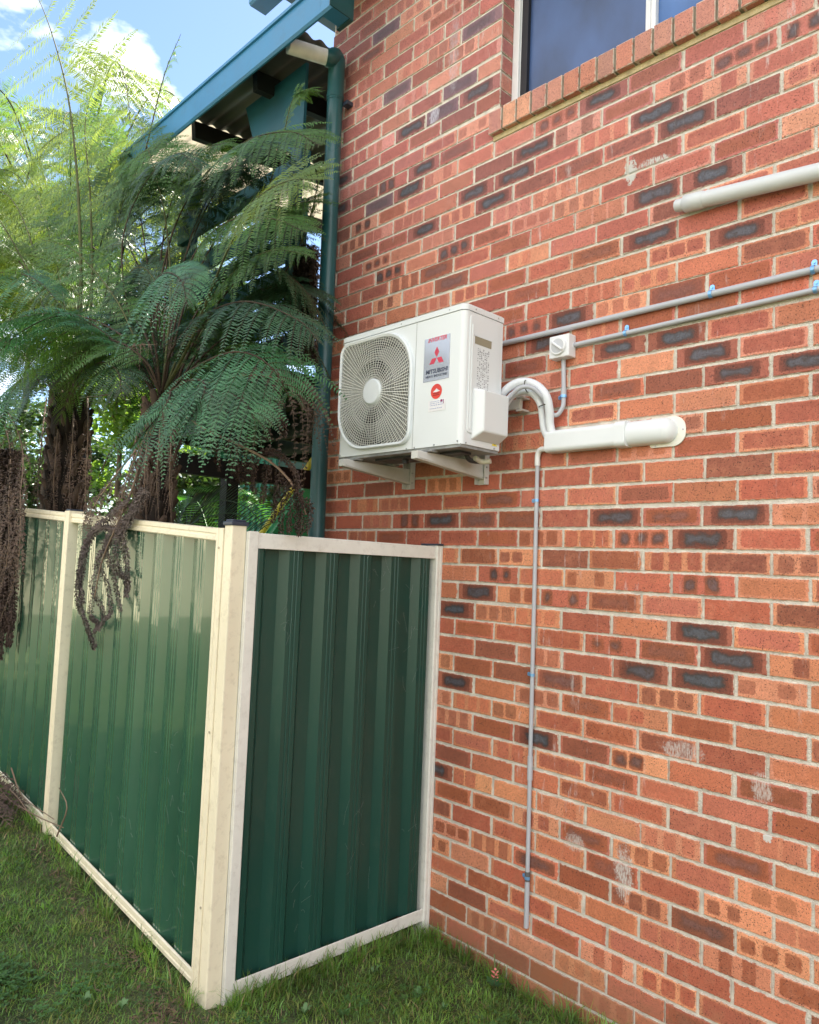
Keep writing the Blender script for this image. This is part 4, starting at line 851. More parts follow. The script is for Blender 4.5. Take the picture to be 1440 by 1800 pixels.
# big pipe upper right
bp_ = thing('waste_pipe', 'thick pale grey waste pipe with a capped end across the upper right wall', 'pipe')
PV2 = mat('grey_pvc', (.60,.63,.645), .42, var=.04)
A_, B_ = at(1190, 362, -.045), at(1440, 302, -.045); d3 = (B_-A_).normalized(); print('big', A_, B_)
obj_tube('pipe', [A_+d3*.06, B_+d3*1.7], .0295, PV2, parent=bp_, n=24)
obj_tube('socket', [A_+d3*.028, A_+d3*.034, A_+d3*.105, A_+d3*.108], [.026, .0325, .0325, .0298], PV2, parent=bp_, n=24)
obj_tube('end_cap', [A_-d3*.004, A_+d3*.003, A_+d3*.026, A_+d3*.030], [.022, .0245, .0245, .024], PV2, parent=bp_, n=10)
obj_tube('plug', [A_-d3*.0045, A_-d3*.0062], [.016, .014], mat('plug_grey', (.35,.36,.36), .4), parent=bp_, n=16)
for dx_ in (.75, 1.6): p = A_+d3*dx_; clip(bp_, (p.x, p.y, p.z), .030, 'x')
# hook screws on the wall are left as part of the pipes

# ------------------------------------------------------------------ downpipe
dp = thing('downpipe', 'dark teal round downpipe at the left end of the brick wall', 'downpipe')
DPM = mat('downpipe_teal', (.022,.105,.115), .35, var=.15, scale=2.5, rvar=.08, dirt=(.05,.09,.08), dirt_amt=.4, dscale=8)
xt = at(588, 200, -.085).x; xbm = at(560, 930, -.085).x; print('dp', xt, xbm)
XD = (xt+xbm)/2; zt_ = at(590, 98, -.085).z
g0 = at(508, 78, -.40); print('outlet', g0, zt_)
obj_tube('pipe', [(xt, -.085, at(588,170,-.085).z), (xbm, -.085, -1.95)], .047, DPM, parent=dp, n=28)
obj_tube('pipe', [(xt, -.085, at(588,95,-.085).z-.05), (xt, -.085, at(588,180,-.085).z)], .050, DPM, parent=dp, n=28)
z_e = at(590, 112, -.085).z+.02
obj_tube('elbow', spline([(xt, -.085, z_e-.06), (xt, -.085, z_e-.02), (xt-.002, -.100, z_e+.012), tuple(at(583,103,-.135)), tuple(at(574,101,-.165))], 14), .050, DPM, parent=dp, n=28)
obj_tube('offset_pipe', [tuple(at(578,102,-.15)), tuple(at(507,80,-.392))], .044, mat('bare_white_pvc', (.90,.90,.88), .25), parent=dp, n=24)
for z in (at(588,173,-.085).z,): obj_tube('collar', [(xt, -.085, z+.012), (xt, -.085, z-.012)], .0525, DPM, parent=dp, n=28)
b = MB(); z = at(600, 188, -.04).z; b.box((xt+.03, -.05, z-.012), (xt+.075, -.0065, z+.012)); b.build('bracket', CAPM, dp)

# ------------------------------------------------------------------ verandah on the left
ve = thing('verandah', 'raised verandah with teal gutter, slatted side and green deck beams behind the ferns', 'verandah')
b = MB(); b.prism(gutter_prof(-.45, 2.70, .022, .195), 0, -4.3, -1.70); b.prism(gutter_prof(-.4495, 2.7004, .125, .194), 0, -1.70, -1.60); b.build('gutter', GUT, ve)
b = MB(); b.box((-1.60, -.465, 2.695), (-1.594, -.322, 2.90)); b.box((-1.72, -.322, 2.695), (-1.6, -.30, 2.88)); b.build('gutter_end', mat('gutter_end_green', (.016,.07,.075), .4), ve)
# corrugated roof, ridges running along x as seen from below
b = MB(); pts = []; s = 0
while s < 3.6: pts.append((-.425+s, 2.85+s*.10+.012*math.sin(s*2*math.pi/.11))); s += .0275/2
n = len(pts)
b.add([(-3.35, p[0], p[1]) for p in pts]+[(XL-.004, p[0], p[1]) for p in pts], [(i, i+1, n+i+1, n+i) for i in range(n-1)], 0, True)
k6 = [p for p in pts if p[0] < -.012]; n6 = len(k6); b.add([(XL-.004, p[0], p[1]) for p in k6]+[(-2.06, p[0], p[1]) for p in k6], [(i, i+1, n6+i+1, n6+i) for i in range(n6-1)], 0, True)
b2 = MB(); b2.add([(-4.3, p[0], p[1]+.004) for p in pts]+[(-3.30, p[0], p[1]+.004) for p in pts], [(i, i+1, n+i+1, n+i) for i in range(n-1)], 0, True)
b2.build('clear_roof_sheet', mat('clear_sheet', (.60,.56,.46), .5, var=.12, scale=3, trans=.5, tcol=(.36,.32,.24)), ve)
rf = b.build('roof_sheet', mat('roof_underside', (.15,.14,.13), .6, var=.3, scale=2), ve); md = rf.modifiers.new('t', 'SOLIDIFY'); md.thickness = .002
RAFT = mat('dark_timber', (.010,.012,.012), .7, var=.4)
for x in (-2.55, -3.35, -4.2):
    b = MB(); b.beam((x, -.32, 2.78), (x, 3.2, 3.14), .05, .12); b.build('rafter', RAFT, ve)
# teal wall return and slats
b = MB(); y0 = -.17; b.add([(-2.185, y0, 1.2), (-2.185, y0, 2.80), (-2.87, y0, 2.80), (-2.70, y0, 2.41), (-2.52, y0, 2.41), (-2.30, y0, 2.27), (-2.30, y0, 1.2)], [(0,1,2,3,4,5,6)])
pn = b.build('side_panel', TEAL, ve); md = pn.modifiers.new('t', 'SOLIDIFY'); md.thickness = .02; md.offset = 1
for z0, z1 in ((2.135, 2.268), (1.835, 1.965), (1.62, 1.78), (1.40, 1.58), (1.18, 1.36), (.96, 1.14)):
    b = MB(); b.box((-3.85, -.150, z0), (-2.19, -.118, z1)); b.build('slat', TEAL, ve)
for x in (-3.8,):
    b = MB(); b.box((x-.045, -.115, .86), (x+.045, -.03, 2.80)); b.build('post', TEAL, ve)
DG = mat('deck_green', (.040,.080,.052), .5, var=.15, scale=3); DG2 = mat('deck_green_dark', (.018,.035,.028), .6, var=.2)
b = MB(); b.box((-3.80, -.245, .600), (-2.19, -.205, .862)); b.build('bearer', DG, ve)
for y in (.215, .695, 1.2, 1.7):
    b = MB(); b.box((-3.80, y, .600), (-2.19, y+.035, .78)); b.build('bearer', DG2, ve)
for x in (-2.90, -3.76):
    b = MB(); b.box((x-.02, -.205, .604), (x+.02, 2.6, .77)); b.build('joist', DG2, ve)
b = MB(); b.box((-3.82, -.24, .864), (-2.19, 2.6, .89)); b.build('deck_floor', RAFT, ve)
BLK = mat('black_steel', (.006,.007,.008), .6)
b = MB(); b.box((-3.06, -.55, .300), (-2.99, 1.3, .430)); b.build('cross_beam', BLK, ve)
b = MB(); b.box((-3.07, -.105, gz(-3, 0)-.1), (-2.985, -.015, .302)); b.build('ground_post', BLK, ve)
b = MB(); b.box((-3.75, 1.2, gz(-4, 0)-.1), (-3.66, 1.29, .60)); b.build('ground_post', BLK, ve)

# ------------------------------------------------------------------ tree ferns
LEAF = {'teal': mat('fern_teal', (.050,.155,.066), .42, var=.5, scale=9, trans=.28, tcol=(.08,.26,.06)),
        'mid': mat('fern_mid', (.070,.165,.042), .45, var=.35, scale=4, trans=.38, tcol=(.18,.32,.035)),
        'light': mat('fern_light', (.11,.20,.04), .42, var=.4, scale=3, trans=.40, tcol=(.30,.38,.04)),
        'dark': mat('fern_dark', (.030,.082,.036), .5, var=.4, scale=4, trans=.18, tcol=(.05,.12,.02)),
        'dead': mat('fern_dead', (.085,.055,.042), .85, var=.45, scale=9),
        'grey': mat('fern_dead_grey', (.17,.135,.12), .85, var=.4, scale=9)}
RACH = {'green': mat('rachis_green', (.07,.08,.025), .85, var=.3), 'brown': mat('rachis_brown', (.045,.028,.016), .85, var=.3), 'dead': mat('rachis_dead', (.20,.135,.09), .7, var=.3)}
def unit(a): return a/np.maximum(np.linalg.norm(a, axis=-1, keepdims=True), 1e-9)
def frond(parent, ctrl, Lmax, leaf='teal', rach='brown', nrm=(0, -.25, 1), droop=.35, base=.16, pairs=24, ang=(72, 42), rad=.008, pl=.20, dens=1.0, curl=0.0, name='frond', jit=.06, peak=.36, wide=.38):
    pairs = int(pairs*.98) if name == 'frond' else pairs; pl *= 1.02 if name == 'frond' else 1.1
    n = 48; P = np.array([list(p) for p in spline(ctrl, n)]); T = unit(np.gradient(P, axis=0)); N0 = unit(np.array(nrm, float))
    vs = []; qs = []; o = 0; mi = []
    # rachis
    a = unit(np.cross(T, [0.1, .2, 1.0])); b_ = np.cross(T, a); rr_ = rad*(1-.88*np.linspace(0, 1, n+1))[:, None]
    ring = np.stack([P+(a*math.cos(k*2*math.pi/5)+b_*math.sin(k*2*math.pi/5))*rr_ for k in range(5)], 1).reshape(-1, 3); vs.append(ring)
    i = np.arange(n)[:, None]*5; k = np.arange(5)[None]; qs.append(np.stack([i+k, i+(k+1) % 5, i+5+(k+1) % 5, i+5+k], -1).reshape(-1, 4)); mi.append(np.ones(n*5, int)); o = len(ring)
    pos = base+(1-base)*(np.linspace(0, 1, pairs) ** .92)
    for pi_, s in enumerate(pos):
        u = (s-base)/(1-base); prof = (min(1, .45+u/peak*.55) if u < peak else max(0.04, 1-((u-peak)/(1-peak))**1.75))
        f = s*n; i0 = min(int(f), n-1); p0 = P[i0]+(P[i0+1]-P[i0])*(f-i0); t0 = T[i0]
        side = unit(np.cross(t0, N0)); nl = np.cross(side, t0)
        for sg in (-1, 1):
            Ln = Lmax*prof*random.uniform(.90, 1.08); an = R(ang[0]+(ang[1]-ang[0])*u+random.uniform(-5, 5))
            d = unit(side*sg*math.sin(an)+t0*math.cos(an)+nl*random.uniform(-.10, .14)); m = max(5, int(((10+Ln*60) if name == 'frond' else (12+Ln*82))*dens)); t = (np.arange(m)+.5)/m
            dr = droop*random.uniform(.7, 1.3)
            q = p0+d*Ln*t[:, None]+np.array([0, 0, -1])*dr*Ln*(t**2)[:, None]+t0*Ln*.10*(t**2)[:, None]+np.cross(d, nl)*curl*Ln*(t**2)[:, None]
            q += rng.normal(0, jit*.03, q.shape)*Ln
            tt = unit(np.gradient(q, axis=0)) if m > 1 else d[None]
            nn = unit(nl-tt*(tt @ nl)[:, None]); sd2 = np.cross(tt, nn)
            sp = Ln/m; plen = pl*Ln*np.clip(1.08-t**2.2, .10, 1)*np.clip(.55+t*3, 0, 1); 
            for s2 in (-1, 1):
                e = unit(sd2*s2*.90+tt*.42-nn*(.18+rng.uniform(-.15, .2, m))[:, None]+rng.normal(0, jit, (m, 3)))
                L_ = (plen*rng.uniform(.85, 1.1, m))[:, None]; wv = unit(np.cross(e, nn))*sp*wide
                v = np.stack([q, q+e*L_*.28+wv, q+e*L_, q+e*L_*.28-wv], 1).reshape(-1, 3); vs.append(v)
                kk = o+np.arange(m)*4; qs.append(np.stack([kk, kk+1, kk+2, kk+3], 1)); mi.append(np.zeros(m, int)); o += len(v)
            # pinna midrib as a thin blade
            w2 = np.cross(tt, nn)*.0011*(1.15-t)[:, None]; q2 = np.concatenate([p0[None], q]); w3 = np.concatenate([w2[:1], w2]); v = np.stack([q2-w3, q2+w3], 1).reshape(-1, 3); vs.append(v)
            kk = o+np.arange(m)*2; qs.append(np.stack([kk, kk+1, kk+3, kk+2], 1)); mi.append(np.ones(m, int)); o += len(v)
    vs = np.concatenate(vs); qs = np.concatenate(qs); mi = np.concatenate(mi)
    return npmesh(name, vs, qs, np.zeros((0, 3)), [LEAF[leaf], RACH[rach]], parent, mi=mi)
def dead(parent, ctrl, Lmax, leaf='dead', pairs=15, droop=1.2, **k):
    a = dict(nrm=(0, -1, .2), base=.2, ang=(62, 35), rad=.006, pl=.17, dens=1.0, jit=.45, name='dead_frond', wide=.8, curl=.25); a.update(k)
    return frond(parent, ctrl, Lmax, leaf, 'dead', droop=droop, pairs=pairs, **a)
def trunk(parent, base, top, r0, r1, n=210):
    b = MB(); base = V(base); top = V(top); ax = top-base
    pts = [base+ax*t+V((random.uniform(-.01,.01), random.uniform(-.01,.01), 0)) for t in [i/12 for i in range(13)]]
    b.tube(pts, [r0+(r1-r0)*i/12 for i in range(13)], 14)
    for i in range(n):   # old frond bases, overlapping upwards
        t = i/n+random.uniform(-.01, .01); a = i*2.399+random.uniform(-.25, .25); r = (r0+(r1-r0)*t)*.92; p = base+ax*max(0, min(1, t)); d = V((math.cos(a), math.sin(a), 0))
        l_ = random.uniform(.06, .11); q0 = p+d*r*.88; q1 = q0+d*.026+V((0, 0, l_*.5)); q2 = q0+d*random.uniform(.034, .060)+V((0, 0, l_))
        b.tube([q0-V((0,0,.02)), q1, q2], [.020, .022, .013], 6, mi=random.choice((0, 1, 1)))
    for i in range(150):  # fibres
        t = random.random(); a = random.uniform(0, 6.28); r = (r0+(r1-r0)*t); p = base+ax*t+V((math.cos(a), math.sin(a), 0))*(r+.03)
        b.tube([p, p+V((random.uniform(-.03,.03), random.uniform(-.03,.03), -random.uniform(.05,.16)))], [.0025, .001], 3, mi=1, cap=False)
    return b.build('trunk', [mat('trunk_dark', (.022,.015,.011), .9, var=.4), mat('trunk_stub', (.105,.070,.050), .85, var=.5)], parent)
def radial(parent, c, n, Ls, up, leafs, reach=(0, 360), Lp=.34, droop=.4, tipdrop=(.3, .9), ymax=None, **k):
    c = V(c)
    for i in range(n):
        a = R(reach[0]+(reach[1]-reach[0])*(i+random.uniform(.1, .9))/n); L_ = random.uniform(*Ls); u = random.uniform(*up); d = V((math.cos(a), math.sin(a), 0)); td = random.uniform(*tipdrop)
        pts = [c+d*.04, c+d*L_*.22+V((0, 0, L_*u*.45)), c+d*L_*.52+V((0, 0, L_*u*.80)), c+d*L_*.80+V((0, 0, L_*u*(.80)-L_*td*.22)), c+d*L_+V((0, 0, L_*u*.7-L_*td*.62))]
        frond(parent, pts, Lp*random.uniform(.8, 1.15), random.choice(leafs), random.choice(['brown', 'green', 'brown']), nrm=(0, 0, 1), droop=droop, **k)

# near tree fern, trunk just behind the fence
fb = thing('tree_fern', 'tree fern nearest the downpipe, its trunk behind the middle fence panel', 'tree fern')
cB = at(288, 700, -.88); bB = V((cB.x-.05, -.90, gz(-2.4, -.9)-.05)); trunk(fb, bB, cB-V((0,0,.04)), .085, .075)
F = lambda par, P_, *a, **k: frond(par, [at(*p) for p in P_], *a, **k)
# drooping fronds in front
F(fb, [(290,700,-.90), (330,655,-1.0), (395,622,-1.08), (445,624,-1.06), (485,655,-1.02), (512,705,-.95)], .40, 'teal', 'brown', nrm=(.2,-.6,.8), droop=.85, pairs=17, ang=(80, 62), base=.10, peak=.45, pl=.18)
F(fb, [(290,705,-.92), (350,690,-1.05), (400,690,-1.10), (440,720,-1.12), (452,770,-1.10)], .24, 'teal', 'brown', nrm=(-.2,-.6,.6), droop=.6, pairs=20)
F(fb, [(285,700,-.95), (300,690,-1.08), (290,715,-1.18), (250,765,-1.22), (190,835,-1.22)], .30, 'teal', 'brown', nrm=(.25,-.6,.6), droop=.45, pairs=22, base=.12)
F(fb, [(285,700,-.90), (330,670,-1.05), (360,675,-1.14), (345,720,-1.18), (290,790,-1.20)], .28, 'teal', 'brown', nrm=(.2,-.6,.6), droop=.5, pairs=22)
F(fb, [(282,690,-.90), (275,620,-.95), (265,560,-1.0), (268,505,-1.05), (290,480,-1.12), (318,492,-1.2), (330,540,-1.24)], .34, 'teal', 'brown', nrm=(0,-.75,.55), droop=.7, pairs=24, base=.36, ang=(75,40))
F(fb, [(285,690,-.9), (300,620,-.95), (350,560,-.98), (430,530,-1.0), (520,560,-.98), (560,600,-.95)], .30, 'dark', 'brown', nrm=(0,-.4,.8), droop=.6, pairs=22)
F(fb, [(288,690,-.88), (335,600,-.88), (375,500,-.9), (405,430,-.95), (440,360,-1.0), (500,320,-1.02), (560,315,-1.0)], .36, 'light', 'green', nrm=(-.15,-.75,.55), droop=.30, pairs=21, base=.50, ang=(72,38), rad=.009)
F(fb, [(288,690,-.86), (320,610,-.8), (360,540,-.75), (420,470,-.7), (480,440,-.68), (550,450,-.66)], .34, 'mid', 'green', nrm=(0,-.6,.7), droop=.45, pairs=22, base=.3)
F(fb, [(285,690,-.85), (275,560,-.75), (300,420,-.7), (350,320,-.68), (430,250,-.66), (510,232,-.62), (560,255,-.6)], .42, 'mid', 'brown', nrm=(-.2,-.6,.7), droop=.42, pairs=26, base=.38, ang=(70,45))
F(fb, [(288,690,-.85), (310,560,-.8), (340,450,-.72), (400,390,-.68), (480,385,-.64), (540,410,-.6)], .40, 'mid', 'brown', nrm=(0,-.6,.7), droop=.45, pairs=24, base=.3)
F(fb, [(288,690,-.86), (380,540,-.6), (455,380,-.48), (495,250,-.40), (515,175,-.36), (545,155,-.34)], .22, 'mid', 'green', nrm=(-.2,-.6,.6), droop=.5, pairs=20, base=.66)
F(fb, [(288,690,-.86), (400,590,-.5), (500,480,-.35), (545,380,-.28), (562,300,-.26)], .22, 'mid', 'brown', nrm=(-.2,-.6,.6), droop=.5, pairs=18, base=.5)
F(fb, [(285,690,-.9), (240,600,-.95), (200,520,-1.0), (130,440,-1.05), (70,420,-1.1)], .30, 'mid', 'green', nrm=(.1,-.5,.8), droop=.4, pairs=22, base=.35)
F(fb, [(282,692,-.92), (235,610,-1.0), (170,565,-1.08), (90,550,-1.15), (0,570,-1.2), (-70,620,-1.22)], .42, 'teal', 'brown', nrm=(.05,-.45,.8), droop=.45, pairs=26, base=.30)
F(fb, [(282,692,-.92), (260,640,-1.0), (205,600,-1.1), (130,600,-1.16), (60,640,-1.2)], .32, 'mid', 'brown', nrm=(.05,-.5,.8), droop=.5, pairs=24, base=.3)
F(fb, [(285,690,-.88), (230,560,-.85), (215,430,-.82), (250,330,-.8), (310,270,-.78), (350,300,-.76)], .36, 'dark', 'brown', nrm=(.1,-.5,.8), droop=.55, pairs=24, base=.4)
F(fb, [(285,690,-.88), (300,520,-.75), (290,380,-.7), (260,260,-.66), (235,200,-.64)], .34, 'mid', 'green', nrm=(.1,-.7,.6), droop=.4, pairs=24, base=.45)
for P_ in ([(288,690,-.82), (300,560,-.7), (330,440,-.6), (385,330,-.55), (455,270,-.52), (500,290,-.5)], [(288,690,-.82), (290,540,-.7), (300,420,-.62), (345,330,-.58), (400,300,-.56), (440,330,-.54)], [(288,690,-.82), (340,560,-.6), (410,460,-.5), (480,400,-.45), (540,400,-.42)],
           [(288,690,-.82), (270,540,-.7), (250,400,-.62), (230,300,-.58), (180,240,-.56)], [(288,690,-.82), (330,600,-.65), (420,530,-.5), (500,500,-.42), (550,520,-.38)]):
    F(fb, P_, .40, 'dark', 'brown', nrm=(-.1,-.5,.8), droop=.6, pairs=22, base=.34)
for P_, lf in (([(288,690,-.82), (310,520,-.66), (350,380,-.56), (410,290,-.50), (470,240,-.48), (520,260,-.46)], 'dark'), ([(288,690,-.82), (330,520,-.62), (400,390,-.5), (470,330,-.44), (530,330,-.4)], 'dark'), ([(288,690,-.82), (280,500,-.66), (300,360,-.58), (350,270,-.54), (400,250,-.52)], 'mid'),
               ([(288,690,-.82), (350,560,-.6), (430,440,-.46), (500,370,-.40), (555,350,-.36)], 'mid'), ([(288,690,-.82), (260,520,-.7), (210,400,-.62), (150,330,-.6), (90,340,-.6)], 'dark'), ([(288,690,-.82), (240,540,-.7), (170,440,-.64), (100,400,-.62), (30,430,-.62)], 'dark')):
    F(fb, P_, .42, lf, 'brown', nrm=(-.1,-.6,.7), droop=.4, pairs=24, base=.36)
random.seed(11)
radial(fb, cB, 9, (.8, 1.15), (.35, .9), ['dark', 'mid', 'dark'], reach=(20, 160), Lp=.34, droop=.5)
radial(fb, cB, 5, (.7, 1.0), (.5, 1.0), ['dark', 'teal', 'mid'], reach=(165, 235), Lp=.32, droop=.5)
# its dead fronds
D_ = lambda par, P_, *a, **k: dead(par, [at(*p) for p in P_], *a, **k)
D_(fb, [(240,790,-1.02), (200,840,-1.12), (165,890,-1.19), (140,940,-1.21)], .14, 'dead', pairs=12, droop=.9)
D_(fb, [(270,740,-.98), (240,800,-1.12), (215,870,-1.2), (205,930,-1.21)], .14, 'dead', pairs=12, droop=1.0)
D_(fb, [(285,700,-.8), (380,670,-.7), (460,660,-.6), (540,690,-.5), (560,760,-.45)], .26, 'dead', pairs=12, droop=1.5, base=.3, pl=.12)
for k_ in range(4):
    u0 = 252+k_*16; D_(fb, [(u0,715,-.86+.02*k_), (u0-14+k_*5,780,-.98), (u0-20+k_*6,850,-1.02), (u0-16+k_*6,925,-1.0)], .09, 'dead', pairs=10, droop=1.3, base=.1)

def rope(parent, px_, r=.013, leaf='dead', n=None, name='dead_frond', mi_=1):
    P0 = [V(at(*p)) for p in px_]; L_ = sum((P0[i+1]-P0[i]).length for i in range(len(P0)-1)); m = int(L_*900) if n is None else n; P = np.array([list(p) for p in spline(P0, m)])[:m]; T = unit(np.gradient(P, axis=0)); t = np.linspace(0, 1, m)[:, None]
    a = unit(np.cross(T, [.2, .9, .1])); b_ = np.cross(T, a); ph = (np.arange(m)*2.4+rng.normal(0, .5, m))[:, None]; rad_ = r*(1.1-.55*t)*rng.uniform(.6, 1.25, (m, 1))
    d = a*np.cos(ph)+b_*np.sin(ph); q = P+d*rad_*.15; e = unit(d+T*rng.uniform(-.1, .9, (m, 1))+rng.normal(0, .25, (m, 3))); l_ = rad_*1.55; w_ = unit(np.cross(e, T))*r*.20
    c1 = q+e*l_*.55+w_; c2 = q+e*l_+T*r*.35; c3 = q+e*l_*.55-w_; v = np.stack([q, c1, c2, c3], 1).reshape(-1, 3); kk = np.arange(m)*4; qs = np.stack([kk, kk+1, kk+2, kk+3], 1)
    # second curled tip on every leaflet
    v2 = np.stack([c1, c2+d*r*.10-T*r*.5, c2, c3-T*r*.3], 1).reshape(-1, 3); v = np.concatenate([v, v2]); qs = np.concatenate([qs, qs+m*4])
    b = MB(); o = npmesh(name, v, qs, np.zeros((0, 3)), [LEAF[leaf], RACH['dead']], parent); return o
Rp = lambda par, pts, y, r=.013, leaf='dead', dy=0: rope(par, [(u, v_, y+dy*i) for i, (u, v_) in enumerate(pts)], r, leaf)
for pts, r_ in (([(255,860), (232,900), (208,930), (166,932), (142,1005), (138,1055), (152,1098), (166,1140)], .019), ([(215,925), (190,960), (172,985), (190,1030), (194,1075), (186,1088)], .015), ([(172,990), (163,1035), (178,1066), (182,1090), (174,1108)], .014), ([(196,930), (160,1070), (172,1095), (166,1112)], .013),
                ([(222,915), (186,955), (200,1012), (212,1074)], .015), ([(235,905), (208,950), (206,1000), (222,1020), (222,1050)], .017), ([(245,890), (215,930), (222,980), (226,1040)], .017), ([(230,880), (180,920), (150,960), (140,1010), (146,1060)], .018), ([(160,935), (150,975), (146,1020)], .012), ([(162,1112), (168,1130), (163,1142)], .010)):
    Rp(fb, pts, -1.205, r_*.75, 'grey')
obj_tube('dead_rachis', spline([at(250,790,-1.05), at(236,850,-1.18), at(205,925,-1.215), at(180,985,-1.22), at(166,1050,-1.22)], 14), [.007-.0003*i for i in range(15)], RACH['dead'], parent=fb, n=6)
obj_tube('dead_rachis', spline([at(288,700,-.9), at(350,748,-.95), at(420,782,-.95), at(480,815,-.93), at(520,860,-.92), at(538,905,-.9)], 14), [.008-.0003*i for i in range(15)], RACH['dead'], parent=fb, n=6)
for pts in ([(372,762),(380,800),(386,828)], [(404,775),(404,815),(416,835),(424,850)], [(414,772),(416,810),(420,830)], [(428,788),(428,815),(430,840),(434,852)], [(436,786),(438,815),(444,845),(449,868)], [(450,800),(446,830),(442,862)], [(470,812),(466,850),(460,885)], [(492,826),(488,860),(482,890),(480,918)],
            [(505,840),(502,872),(494,905),(494,938)], [(458,798),(478,794),(500,806),(518,830),(526,860)], [(516,850),(514,885),(508,915),(508,936)], [(525,862),(526,895),(520,920),(524,940)], [(532,880),(545,890),(544,915),(538,936)], [(518,846),(526,880),(530,915),(528,940)], [(433,735),(432,752),(436,775)], [(472,728),(470,752),(468,774)], [(398,700),(396,725),(400,745)], [(500,735),(500,752),(502,768)]):
    Rp(fb, pts, -.93, .012, 'dead')
for k_ in range(13):
    x0 = 522+k_*2.6; Rp(fb, [(x0+random.uniform(-3,3),430+random.uniform(0,40)), (x0+random.uniform(-4,4),500), (x0+random.uniform(-4,4),580), (x0+random.uniform(-3,6),640)], -.30+.01*(k_ % 4), .018, 'dead')
for k_ in range(7):
    x0 = 470+k_*9; Rp(fb, [(x0,520+random.uniform(-10,20)), (x0+random.uniform(-8,6),560), (x0+random.uniform(-10,8),610)], -.32, .014, 'dead')
# second tree fern, further left
fa = thing('tree_fern', 'taller tree fern with thick scaly trunk and upright fronds, left of the near one', 'tree fern')
cA = at(128, 690, -.85); bA = V((cA.x, -.87, gz(-3.6, -.9)-.05)); trunk(fa, bA, cA-V((0,0,.03)), .135, .115, 260)
F(fa, [(128,690,-.85), (140,600,-.85), (142,460,-.85), (135,300,-.86), (118,160,-.88), (85,40,-.92), (50,-40,-.96)], .80, 'light', 'green', nrm=(.25,-1,.1), droop=.22, pairs=13, base=.42, ang=(86,62), rad=.017, pl=.165, peak=.30, dens=1.15)
F(fa, [(128,690,-.82), (155,600,-.80), (162,470,-.78), (158,330,-.76), (150,220,-.74), (170,130,-.72)], .60, 'mid', 'green', nrm=(.1,-.9,.3), droop=.35, pairs=24, base=.35, rad=.014)
F(fa, [(128,690,-.82), (190,560,-.7), (225,400,-.6), (262,240,-.52), (290,130,-.48), (318,60,-.45)], .26, 'mid', 'brown', nrm=(-.1,-.9,.2), droop=.75, pairs=12, base=.58, rad=.011, pl=.13)
F(fa, [(128,690,-.85), (90,560,-.86), (60,440,-.9), (20,350,-.95), (-40,320,-1.0)], .44, 'light', 'green', nrm=(.1,-.8,.5), droop=.4, pairs=24, base=.35, rad=.012)
F(fa, [(128,690,-.88), (95,610,-.95), (60,540,-1.0), (100,480,-1.05), (95,460,-1.1)], .20, 'light', 'green', nrm=(.1,-.8,.4), droop=.3, pairs=16, base=.45)
F(fa, [(120,690,-.95), (90,650,-1.08), (50,660,-1.2), (0,700,-1.3), (-50,770,-1.35)], .42, 'teal', 'brown', nrm=(.2,-.5,.8), droop=.7, pairs=24, base=.15)
F(fa, [(120,690,-.95), (130,640,-1.08), (90,640,-1.2), (50,690,-1.28), (20,770,-1.3)], .34, 'dark', 'brown', nrm=(.2,-.5,.8), droop=.7, pairs=24, base=.15)
F(fa, [(125,690,-.95), (170,640,-1.05), (205,650,-1.12), (215,700,-1.16)], .22, 'dark', 'brown', nrm=(0,-.5,.8), droop=.6, pairs=18, base=.2)
F(fa, [(125,690,-.85), (100,560,-.8), (90,430,-.78), (60,330,-.75), (10,260,-.74)], .46, 'light', 'green', nrm=(.1,-.9,.3), droop=.35, pairs=24, base=.35, rad=.012)
F(fa, [(130,690,-.80), (175,570,-.72), (200,430,-.68), (225,330,-.64), (260,300,-.6)], .42, 'mid', 'green', nrm=(.0,-.8,.4), droop=.45, pairs=24, base=.3)
F(fa, [(130,690,-.78), (115,560,-.7), (120,400,-.65), (150,280,-.6), (200,210,-.55)], .42, 'light', 'green', nrm=(.0,-.8,.4), droop=.45, pairs=24, base=.4)
for P_, lf in (([(125,690,-.8), (80,540,-.7), (40,400,-.66), (60,280,-.62), (140,220,-.6), (210,250,-.58)], 'light'), ([(128,690,-.8), (150,560,-.7), (180,420,-.66), (215,310,-.62), (270,260,-.6), (320,300,-.58)], 'mid'), ([(128,690,-.8), (110,560,-.7), (60,450,-.66), (-10,390,-.64), (-70,420,-.62)], 'mid'),
               ([(128,690,-.8), (100,500,-.6), (60,330,-.5), (30,220,-.46), (-30,160,-.42)], 'light'), ([(128,690,-.8), (140,540,-.62), (175,400,-.52), (195,290,-.46), (230,190,-.42)], 'light'), ([(128,690,-.8), (135,560,-.75), (110,460,-.72), (60,400,-.7), (0,440,-.7)], 'mid'), ([(128,690,-.8), (160,580,-.75), (210,500,-.72), (250,470,-.7), (290,520,-.7)], 'dark')):
    F(fa, P_, .52, lf, 'green', nrm=(0,-.75,.6), droop=.45, pairs=24, base=.32, rad=.012)
radial(fa, cA, 13, (1.1, 1.7), (.5, 1.3), ['mid', 'dark', 'light', 'mid'], reach=(40, 230), Lp=.46, droop=.5)
for k_ in range(4):
    u0 = 82+k_*24; D_(fa, [(u0,700,-.80), (u0-8+k_*3,770,-.98), (u0-16+k_*4,860,-1.0), (u0-12+k_*4,930,-.98)], .14, 'dead', pairs=12, droop=1.3, base=.1)
D_(fa, [(140,700,-.85), (200,690,-.8), (240,655,-.75), (290,640,-.7)], .10, 'dead', pairs=12, droop=1.4)
D_(fa, [(128,690,-.9), (180,640,-1.0), (230,610,-1.05), (275,605,-1.05)], .12, 'dead', pairs=8, droop=1.4)

